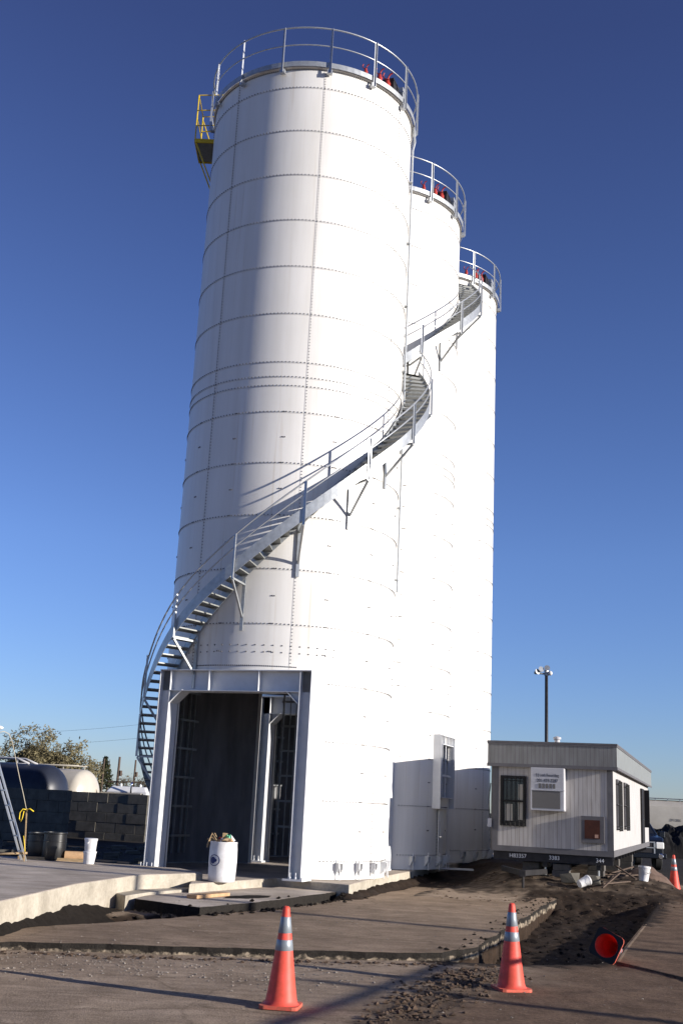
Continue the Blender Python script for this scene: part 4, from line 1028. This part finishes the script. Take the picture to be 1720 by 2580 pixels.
# local frame: x runs LEFT->RIGHT along the front (0 = right corner, negative to the left), y runs away
of = thing('site_office', KP, -SD, 'grey ribbed portable site office raised on blocks right of the silos', 'portable office')
W = 2.90; Ln = 14.6; ZB, ZW, ZT = 1.0, 3.06, 3.63
mb = MB(); mb.box(-W, 0, 0, .06, ZB+.12, ZW+.02); mb.build('front_wall', M['siding_x'], of)
mb = MB(); mb.box(-.06, 0, .062, Ln-.062, ZB+.12, ZW+.02); mb.build('side_wall', M['siding_y'], of)
mb = MB(); mb.box(-W, -W+.06, .062, Ln-.062, ZB+.12, ZW+.02); mb.build('side_wall', M['siding_y'], of)
mb = MB(); mb.box(-W, 0, Ln-.06, Ln, ZB+.12, ZW+.02); mb.build('back_wall', M['siding_x'], of)
mb = MB(); mb.box(-W-.14, .14, -.14, Ln+.14, ZT-.03, ZT); mb.build('roof', M['trimgrey'], of)
mb = MB(); mb.box(-W-.12, .12, -.12, -.09, ZW-.03, ZT-.032); mb.build('front_fascia', M['fascia_x'], of)
mb = MB(); mb.box(.09, .12, -.088, Ln+.12, ZW, ZT-.032); mb.build('side_fascia', M['fascia_y'], of)
mb = MB(); mb.box(-W-.12, -W-.09, -.088, Ln+.12, ZW, ZT-.032); mb.build('side_fascia', M['fascia_y'], of)
mb = MB(); mb.box(-W-.09, .088, -.088, Ln, ZW-.004, ZW+.02)
mb.build('soffit', M['trimgrey'], of)
mb = MB(); mb.box(-W-.135, .135, -.135, -.122, ZW-.05, ZW+.03); mb.box(-W-.135, .135, -.135, -.122, ZT-.07, ZT+.01)
mb.box(.122, .135, -.12, Ln+.12, ZW-.03, ZW+.03); mb.box(.122, .135, -.12, Ln+.12, ZT-.07, ZT+.01)
mb.box(-W-.01, -W+.13, -.012, -.002, ZB+.1, ZW-.02); mb.box(-.13, .012, -.012, -.002, ZB+.1, ZW-.02)
mb.box(-W-.005, .012, -.02, -.002, ZB, ZB+.13); mb.box(.002, .016, -.02, Ln, ZB, ZB+.15)
mb.box(-W-.1,-W-.0, .3, .4, ZB, ZW)
mb.build('corner_trim', M['trimgrey'], of)
# chassis below
mb = MB(); mb.box(-W+.02, -.02, .05, .15, ZB-.20, ZB-.003)
for xx in (-W+.45, -.55): mb.box(xx, xx+.12, .16, Ln-.1, ZB-.22, ZB-.003)
for i in range(14): mb.box(-W+.05, -.05, .8+i*1.0, .87+i*1.0, ZB-.12, ZB-.003)
mb.build('chassis', M['darksteel'], of)
mb = MB(); mb.box(-W+.06, -.06, .06, Ln-.06, ZB, ZB+.10); mb.build('floor', M['darksteel'], of)
for body, sx, x in (('H83357', 1, -W+.62), ('3383', 1, -1.40), ('344', 1, -.32)): text_mesh('chassis_number', body, .13, M['label_white'], of, (x, .046, ZB-.10), (R_(90), 0, 0))
# front window with bars
w = MB(); x0, x1, z0, z1 = -2.71, -2.07, 1.60, 2.80
w.box(x0, x1, -.05, -.003, z0, z0+.07); w.box(x0, x1, -.05, -.003, z1-.07, z1); w.box(x0, x0+.08, -.05, -.003, z0+.07, z1-.07); w.box(x1-.08, x1, -.05, -.003, z0+.07, z1-.07); w.box(x0+.08, x1-.08, -.045, -.003, 2.17, 2.22)
wf = w.build('front_window', M['bars'], of)
mb = MB(); mb.box(x0+.08, x1-.08, -.008, -.002, z0+.07, z1-.07); mb.build('pane', M['glass'], wf)
mb = MB(); mb.box(x1-.20, x1-.085, -.012, -.009, 1.75, 2.60); mb.box(x0+.12, x0+.30, -.012, -.009, 1.72, 2.12); mb.build('curtain', M['curtain'], wf)
mb = MB()
for i in range(6): xx = x0+.05+i*.108; mb.tube([(xx, -.09, z0-.02), (xx, -.09, z1-.02)], .008, 6)
for zz in (z0+.1, 2.2, z1-.12): mb.tube([(x0, -.09, zz), (x1, -.09, zz)], .008, 6)
mb.build('bars', M['bars'], wf)
# air conditioner with sign panel
mb = MB(); mb.box(-1.91, -1.11, -.36, -.003, 2.0, ZW-.055); ac = mb.build('air_conditioner', M['acwhite'], of, bevel=.01)
mb = MB(); mb.box(-1.88, -1.20, -.372, -.362, 2.05, 2.46); mb.build('coil_screen', M['acscreen'], ac)
mb = MB()
for i in range(5): mb.box(-1.72+i*.085, -1.66+i*.085, -.368, -.362, 2.52, 2.63)
mb.build('louvre', M['acscreen'], ac)
mb = MB(); mb.box(-1.91, -1.10, -.385, -.362, 2.0, 2.03); mb.box(-1.91, -1.88, -.385, -.362, 2.03, 2.50); mb.box(-1.88, -1.10, -.385, -.362, 2.465, 2.49); mb.build('screen_trim', M['acwhite'], ac)
text_mesh('sign_lettering', 'S J Leah Recording', .095, M['label_dark'], ac, (-1.51, -.363, 2.83), (R_(90), 0, 0), .78)
text_mesh('sign_lettering', '201-459-3287', .110, M['label_dark'], ac, (-1.51, -.363, 2.70), (R_(90), 0, 0), .82)
# brown utility box
mb = MB(); mb.box(-.74, -.20, -.09, -.003, 1.30, 1.92); bxo = mb.build('meter_box', M['trimgrey'], of)
mb = MB(); mb.box(-.66, -.30, -.10, -.092, 1.40, 1.83); mb.build('box_door', M['brownpaint'], bxo)
mb = MB(); mb.box(-.42, -.34, -.105, -.101, 1.42, 1.50); mb.build('sticker', M['pink_paper'], bxo)
# roof vent
mb = MB(); mb.lathe([(.07, ZT), (.07, ZT+.14), (.10, ZT+.15), (.10, ZT+.20), (.02, ZT+.23)], 16, -1.45, 1.0); mb.build('roof_vent', M['acwhite'], of)
# side windows
for y0, y1 in ((.90, 1.95), (3.3, 4.4)):
    w = MB(); z0, z1 = 1.64, 2.84
    w.box(.003, .05, y0, y1, z0, z0+.07); w.box(.003, .05, y0, y1, z1-.07, z1); w.box(.003, .05, y0, y0+.08, z0+.07, z1-.07); w.box(.003, .05, y1-.08, y1, z0+.07, z1-.07); w.box(.003, .045, y0+.08, y1-.08, 2.2, 2.25)
    f = w.build('side_window', M['trimgrey'], of); mb = MB(); mb.box(.002, .008, y0+.08, y1-.08, z0+.07, z1-.07); mb.build('pane', M['glass'], f)
    mb = MB()
    for i in range(6): yy = y0+.02+i*(y1-y0-.04)/5; mb.tube([(.08, yy, z0-.05), (.08, yy, z1-.03)], .009, 6)
    for zz in (z0, z0+.06, 2.22, z1-.12): mb.tube([(.08, y0, zz), (.08, y1, zz)], .009, 6); mb.tube([(.0, y0, zz), (.08, y0, zz)], .009, 6); mb.tube([(.0, y1, zz), (.08, y1, zz)], .009, 6)
    mb.build('bars', M['bars'], f)
mb = MB(); mb.box(.003, .06, 10.2, 11.4, ZB+.16, 2.88); d = mb.build('door', M['bars'], of)
mb = MB(); mb.box(.06, .22, 11.4, 11.44, 1.65, 2.86); mb.build('door_screen', M['bars'], d)
mb = MB(); mb.tube([(.06,10.35,1.9),(.10,10.35,1.9),(.10,10.45,1.9)], .012, 6); mb.build('handle', M['chrome'], d)
# electrical drop on the left corner
mb = MB(); mb.box(-W-.12, -W-.02, -.06, .04, 1.55, 1.75); mb.build('junction_box', M['acwhite'], of)
mb = MB(); mb.tube([(-W-.07, -.02, 1.75), (-W-.10, -.02, 2.2), (-W-.06, 0, 2.6)], .012, 6); mb.build('cable', M['cable'], of)
# supports
def local(x, y, z=0): 
    v = Vector((x*math.cos(SD)+y*math.sin(SD), -x*math.sin(SD)+y*math.cos(SD), 0)); return Vector((KP.x+v.x, KP.y+v.y, z))
sup = None
for i, (x, y, lab) in enumerate(((-W+.9, .5, 'block pier under the front left of the site office'), (-1.25, .35, 'block pier under the middle of the site office front'), (-.55, 1.6, 'block pier under the front right of the site office'), (-W+.55, 5.0, 'block pier under the left side of the site office'), (-.55, 6.0, 'block pier under the right side of the site office'), (-.55, 11.0, 'block pier under the far end of the site office'))):
    p = local(x, y); z = gz(p.x, p.y)
    root = thing('block_pier', (p.x, p.y, z-.02), -SD, lab, 'block pier', 'block piers under the site office'); h = ZB-.22-z+.01
    n = max(2, int(h/.19)); 
    for k in range(n):
        mb = MB(); o_ = .02*((k*7) % 3-1); mb.box(-.2+o_, .2+o_, -.2, .2, k*h/n+.003, (k+1)*h/n-.003); mb.build('concrete_block', M['blockdark'], root, bevel=.008)
for x, y, lab in ((-1.62, .12, 'thin steel jack stand under the front beam, nearest the centre'), (-.36, .12, 'thin steel jack stand under the right of the front beam')):
    p = local(x, y); z = gz(p.x, p.y); root = thing('jack_stand', (p.x, p.y, z), -SD, lab, 'jack stand', 'jack stands under the site office'); h = ZB-.2-z
    mb = MB(); mb.tube([(0,0,0),(0,0,h)], .025, 8); mb.build('screw', M['galv'], root); mb = MB(); mb.box(-.1, .1, -.1, .1, 0, .03); mb.box(-.05,.05,-.05,.05,h-.12,h-.002); mb.build('foot', M['bars'], root)
p = local(-2.0, -.7); mb = MB(); mb.T = Matrix.Translation((p.x, p.y, gz(p.x, p.y)-.22)) @ Matrix.Rotation(-SD+.1, 4, 'Z')
for sgn in (-1, 1): mb.bar((sgn*.6, 1.2, .45), (0, -.6, .45), .08, .12)
mb.box(-.07, .07, -.75, -.55, .38, .52); mb.tube([(0,-.45,.0),(0,-.45,.5)], .03, 8)
tag(mb.build('tow_hitch', M['darksteel']), 'black triangular tow hitch under the front of the site office', 'tow hitch')
# concrete chunks, tarp and pails under the office
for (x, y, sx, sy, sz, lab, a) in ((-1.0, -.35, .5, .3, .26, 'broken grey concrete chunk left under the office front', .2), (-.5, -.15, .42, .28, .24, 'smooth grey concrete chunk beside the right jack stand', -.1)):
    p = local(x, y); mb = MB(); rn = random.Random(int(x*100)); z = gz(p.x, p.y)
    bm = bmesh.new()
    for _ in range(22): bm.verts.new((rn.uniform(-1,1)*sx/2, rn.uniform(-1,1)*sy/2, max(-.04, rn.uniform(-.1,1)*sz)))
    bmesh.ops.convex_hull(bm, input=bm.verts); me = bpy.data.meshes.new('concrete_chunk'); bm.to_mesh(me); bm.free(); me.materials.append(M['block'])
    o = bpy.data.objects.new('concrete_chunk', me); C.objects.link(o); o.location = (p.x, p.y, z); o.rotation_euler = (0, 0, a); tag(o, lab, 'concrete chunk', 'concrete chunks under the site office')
for (x, y, s, lab, tilt) in ((.62, .9, 1.0, 'white pail standing at the right corner of the site office', .12), (-.72, -.75, .8, 'small white pail tipped over under the office front', 1.2)):
    p = local(x, y); root = thing('pail', (p.x, p.y, gz(p.x, p.y)+(.12 if tilt > 1 else 0)), 0, lab, 'pail'); root.rotation_euler = (0, tilt, .4)
    mb = MB(); mb.lathe([(.11*s, 0), (.14*s, .30*s), (.15*s, .31*s), (.15*s, .35*s), (.13*s, .35*s), (.10*s, .03), (.001, .03)], 24); mb.build('pail_body', M['hdpe'], root, smooth=True, auto=40)
    mb = MB(); mb.tube([(-.14*s,0,.33*s),(-.10*s,-.12*s,.22*s),(0,-.17*s,.18*s),(.10*s,-.12*s,.22*s),(.14*s,0,.33*s)], .005, 5); mb.build('pail_handle', M['galv'], root)
p = local(.70, 3.0); vs = []; fs = []; n = 26
for j in range(n+1):
    for i in range(n+1):
        u, v = i/n*2-1, j/n*2-1; r = math.sqrt(u*u+v*v); h = .34*max(0, 1-r**1.6)+.07*noise.noise(Vector((u*3, v*3, 4)))*(1.2-min(1, r)); x, y = p.x+u*.75, p.y+v*.6
        vs.append((x, y, max(gz(x, y)-.03, gz(x, y)+h)))
for j in range(n):
    for i in range(n): k = j*(n+1)+i; fs.append((k, k+1, k+n+2, k+n+1))
mb = MB(); mb.add(vs, fs); tag(mb.build('tarp_heap', M['plasticsheet'], smooth=True), 'dull brown tarp heaped beside the site office', 'tarp')
rn = random.Random(8)
for i in range(7):
    p = local(rn.uniform(-.2, .5), rn.uniform(-.4, 2.5)); z = gz(p.x, p.y)+.05; a = rn.uniform(0, 3); L = rn.uniform(.25, .6)
    mb = MB(); mb.bar(p+Vector((-L*math.cos(a), -L*math.sin(a), z)), p+Vector((L*math.cos(a), L*math.sin(a), z+rn.uniform(.02,.35))), .05, .03)
    tag(mb.build('scrap_board', M['pole']), 'broken board lying in the scrap at the right corner of the site office', 'board', 'broken boards at the office corner')
mb = MB()
p = Vector((3.5, 31.0, 0)); mb.box(p.x-.5, p.x+.5, p.y-.12, p.y+.12, .362, .40); tag(mb.build('white_plank', M['acwhite']), 'pale plank lying on the pad edge left of the site office', 'plank')

# ------------------------------------------------------------------ pickup truck, front view
def pickup():
    root = thing('pickup_truck', (11.45, 42.0, .13), R_(-4), 'dark blue pickup truck facing the camera behind the site office', 'pickup truck')
    # local: x across, y away (nose at y = 0)
    secs = [(-.0, .45, 1.06, .88), (.15, .42, 1.16, .96), (1.25, .40, 1.22, .98)]
    mb = MB(); prof = [(.0,.48),(0,.95),(.06,1.06),(.35,1.16),(1.3,1.24),(1.95,1.72),(2.15,1.78),(3.3,1.78),(3.5,1.70),(3.62,1.25),(5.6,1.22),(5.62,.5),(5.62,.42),(.1,.42)]
    def wid(y, z):
        w_ = 1.0 - (.10*max(0, (.5-y)/.5)**2)
        if z > 1.25: w_ -= (z-1.25)*.38
        return w_
    vs = [(-wid(y,z), y, z) for y, z in prof]+[(wid(y,z), y, z) for y, z in prof]; n = len(prof)
    bm = bmesh.new(); bv = [bm.verts.new(v) for v in vs]
    bm.faces.new(bv[:n][::-1]); bm.faces.new(bv[n:])
    for i in range(n): bm.faces.new((bv[i], bv[(i+1)%n], bv[n+(i+1)%n], bv[n+i]))
    bmesh.ops.recalc_face_normals(bm, faces=bm.faces); bmesh.ops.triangulate(bm, faces=[f for f in bm.faces if len(f.verts) > 4])
    me = bpy.data.meshes.new('body'); bm.to_mesh(me); bm.free(); me.materials.append(M['truckblue']); b = bpy.data.objects.new('body', me); C.objects.link(b); b.parent = root
    md = b.modifiers.new('bevel', 'BEVEL'); md.width = .05; md.segments = 3; md.limit_method = 'ANGLE'; md.angle_limit = R_(25)
    mb = MB(); mb.add([(-.86,1.36,1.285),(.86,1.36,1.285),(.70,1.90,1.70),(-.70,1.90,1.70)], [(0,1,2,3)]); mb.build('windscreen', M['glass'], root)
    mb = MB(); mb.box(-.55, .55, -.03, -.005, .62, .98); gl = mb.build('grille', M['darksteel'], root)
    mb = MB(); mb.box(-.60, .60, -.05, -.03, .97, 1.01); mb.box(-.60,.60,-.05,-.03,.78,.81); mb.box(-.60,-.55,-.05,-.03,.6,.97); mb.box(.55,.60,-.05,-.03,.6,.97); mb.build('grille_bar', M['galv'], gl)
    for s in (-1, 1):
        mb = MB(); mb.box(min(s*.62, s*.93), max(s*.62, s*.93), -.045, .05, .76, 1.0); mb.build('headlight', M['lens'], root, bevel=.04)
        mb = MB(); mb.T = Matrix.Translation((s*.78, -.09, .50)) @ Matrix.Rotation(R_(90), 4, 'X'); mb.lathe([(.09,0),(.11,.02),(.08,.04)], 16); mb.build('fog_lamp', M['chrome'], root)
        mb = MB(); mb.T = Matrix.Translation((s*1.17, 1.45, 1.22)); mb.box(-.13, .13, -.05, .05, -.10, .16); mb.build('mirror', M['truckblue'], root, bevel=.04)
        for yy in (.95, 4.6):
            mb = MB(); mb.T = Matrix.Translation((s*.86, yy, .38)) @ Matrix.Rotation(R_(90), 4, 'Y'); mb.lathe([(.24,-.13),(.36,-.13),(.39,-.10),(.39,.10),(.36,.13),(.24,.13)], 28); w_ = mb.build('wheel', M['black_rubber'], root, smooth=True, auto=40)
            mb = MB(); mb.T = Matrix.Translation((s*.90, yy, .38)) @ Matrix.Rotation(R_(90), 4, 'Y'); mb.lathe([(.02,-.10),(.23,-.10),(.23,.10),(.02,.10)], 20); mb.build('rim', M['galv'], w_)
    mb = MB(); mb.box(-1.0, 1.0, -.12, .05, .42, .60); mb.build('bumper', M['truckblue'], root, bevel=.03)
pickup()

# ------------------------------------------------------------------ hopper rail car and dark scrap pile at the right
rc = thing('rail_car', (21.5, 72, 0), R_(-8), 'cream covered hopper rail car at the right edge of the photo', 'rail car')
mb = MB(); n = 12; L = 13.5
prof = [(-1.45,1.0),(-1.55,1.4),(-1.56,2.2),(-1.45,2.75),(-1.1,3.05),(-.5,3.15),(.5,3.15),(1.1,3.05),(1.45,2.75),(1.56,2.2),(1.55,1.4),(1.45,1.0)]
vs = [(-1.75+.55*(1-min(1,(z-1)/1.2))*0, y, z) for y, z in prof]+[(L, y, z) for y, z in prof]; k = len(prof)
mb.add(vs, [(i, (i+1)%k, k+(i+1)%k, k+i) for i in range(k)]+[tuple(range(k))[::-1], tuple(range(k, 2*k))]); mb.build('car_body', M['tank_cream'], rc, smooth=True, auto=35)
mb = MB(); mb.box(-1.7, L, -.9, .9, 3.24, 3.27)
for i in range(20): mb.box(-1.6+i*.75, -1.55+i*.75, -.85, -.78, 3.1, 3.24)
mb.build('running_board', M['galv'], rc)
mb = MB()
for xx in (-2.3, -2.0): mb.tube([(xx, -1.3, 1.0), (xx, -1.3, 3.2)], .03, 6)
for i in range(7): mb.tube([(-2.3, -1.3, 1.1+i*.32), (-2.0, -1.3, 1.1+i*.32)], .02, 6)
mb.box(-2.6, -1.75, -1.3, 1.3, .9, 1.0); mb.build('end_ladder', M['tank_cream'], rc)
for i in range(4):
    mb = MB(); x = 1.0+i*3.2; mb.add([(x-1.3,-1.3,1.0),(x+1.3,-1.3,1.0),(x+1.3,1.3,1.0),(x-1.3,1.3,1.0),(x-.3,-.4,.3),(x+.3,-.4,.3),(x+.3,.4,.3),(x-.3,.4,.3)], [(0,4,5,1),(1,5,6,2),(2,6,7,3),(3,7,4,0),(4,7,6,5)]); mb.build('hopper_chute', M['tank_cream'], rc)
for xx in (-1.0, .6, 11.0, 12.6):
    for yy in (-.75, .75):
        mb = MB(); mb.T = Matrix.Translation((xx, yy, .45)) @ Matrix.Rotation(R_(90), 4, 'X'); mb.lathe([(.05,-.07),(.45,-.07),(.45,.07),(.05,.07)], 20); mb.build('wheel', M['darksteel'], rc)
text_mesh('car_number', 'ZP1006', .22, M['trimgrey'], rc, (.25, -1.575, 1.95), (R_(90), 0, 0))
# dark scrap pile
mb = MB(); rn = random.Random(31); vs = []; fs = []; NXX, NYY = 70, 24
for j in range(NYY+1):
    for i in range(NXX+1):
        x = 15.2+i*.14; y = 57+j*.22; u = i/NXX; v = j/NYY
        pk = 1.45+.45*noise.noise(Vector((x*.9, y*.5, 1)))+.5*abs(noise.noise(Vector((x*1.7, y*1.7, 2))))+.12*noise.noise(Vector((x*4, y*4, 2)))
        vs.append((x, y, pk*math.sin(math.pi*v)**.7*min(1, sm(0, .12, u)+.0)*min(1, sm(0, .05, 1-u)+.5)))
for j in range(NYY):
    for i in range(NXX): k = j*(NXX+1)+i; fs.append((k, k+1, k+NXX+2, k+NXX+1))
mb.add(vs, fs); tag(mb.build('scrap_pile', M['scrap']), 'dark jagged scrap pile below the cream rail car', 'scrap pile')

# flood light mast behind the office
fm = thing('floodlight_mast', (11.55, 60, 0), 0, 'tall dark mast with a cluster of floodlights behind the site office', 'light mast')
mb = MB(); mb.tube([(0,0,0),(0,0,9.3)], [.11,.085], 12); mb.build('mast', M['darksteel'], fm, smooth=True)
mb = MB(); mb.tube([(-.5,0,9.32),(.15,0,9.28)], .05, 8); mb.tube([(0,0,9.2),(0,0,9.5)], .12, 8); mb.build('bracket', M['galv'], fm)
for x, z, a in ((-.55, 9.36, .6), (-.32, 9.50, .2), (.02, 9.58, -.1)):
    mb = MB(); mb.T = Matrix.Translation((x, -.05, z)) @ Matrix.Rotation(R_(70), 4, 'X') @ Matrix.Rotation(a, 4, 'Y'); mb.lathe([(.06,-.14),(.10,-.08),(.15,.07),(.16,.09),(.001,.09)], 16); h_ = mb.build('floodlight', M['galv'], fm, smooth=True, auto=40)
mb = MB(); mb.lathe([(.001,9.2),(.10,9.24),(.13,9.33),(.10,9.42),(.001,9.46)], 14, .18, -.1); mb.build('photocell', M['hdpe'], fm, smooth=True)

# ------------------------------------------------------------------ unseen poles whose shadows cross the ground, and a rail added for its shadow
def sideways(x, y, h, r, label): return upole(x, y, h, r, label, False, 'poles standing right of the view')
sideways(21.5, 10.1, 9.5, .13, 'wooden pole outside the right of the view, casting the long shadow over the raised slab')
sideways(17.0, 5.75, 4.5, .11, 'shorter pole outside the right of the view')
op = thing('shadow_rail', (0, 0, 0), 0, 'raised pipe rail added outside the right of the view to throw the diagonal shadow', 'shadow_caster')
RS = (Vector((-2.2, 6.3, 0)), Vector((3.5, 19.3, 0))); off = Vector((sdir.x, sdir.y, 0))*(1.4/sdir.z)+Vector((0, 0, 1.4))
mb = MB(); mb.tube([RS[0]+off, RS[1]+off], .032, 10); mb.build('pipe_run', M['galv'], op)
for k in (0, 1):
    p = RS[k]+off; mb = MB(); mb.tube([(p.x, p.y, 0), (p.x, p.y, 1.4)], .035, 8); mb.build('rail_post', M['galv'], op)
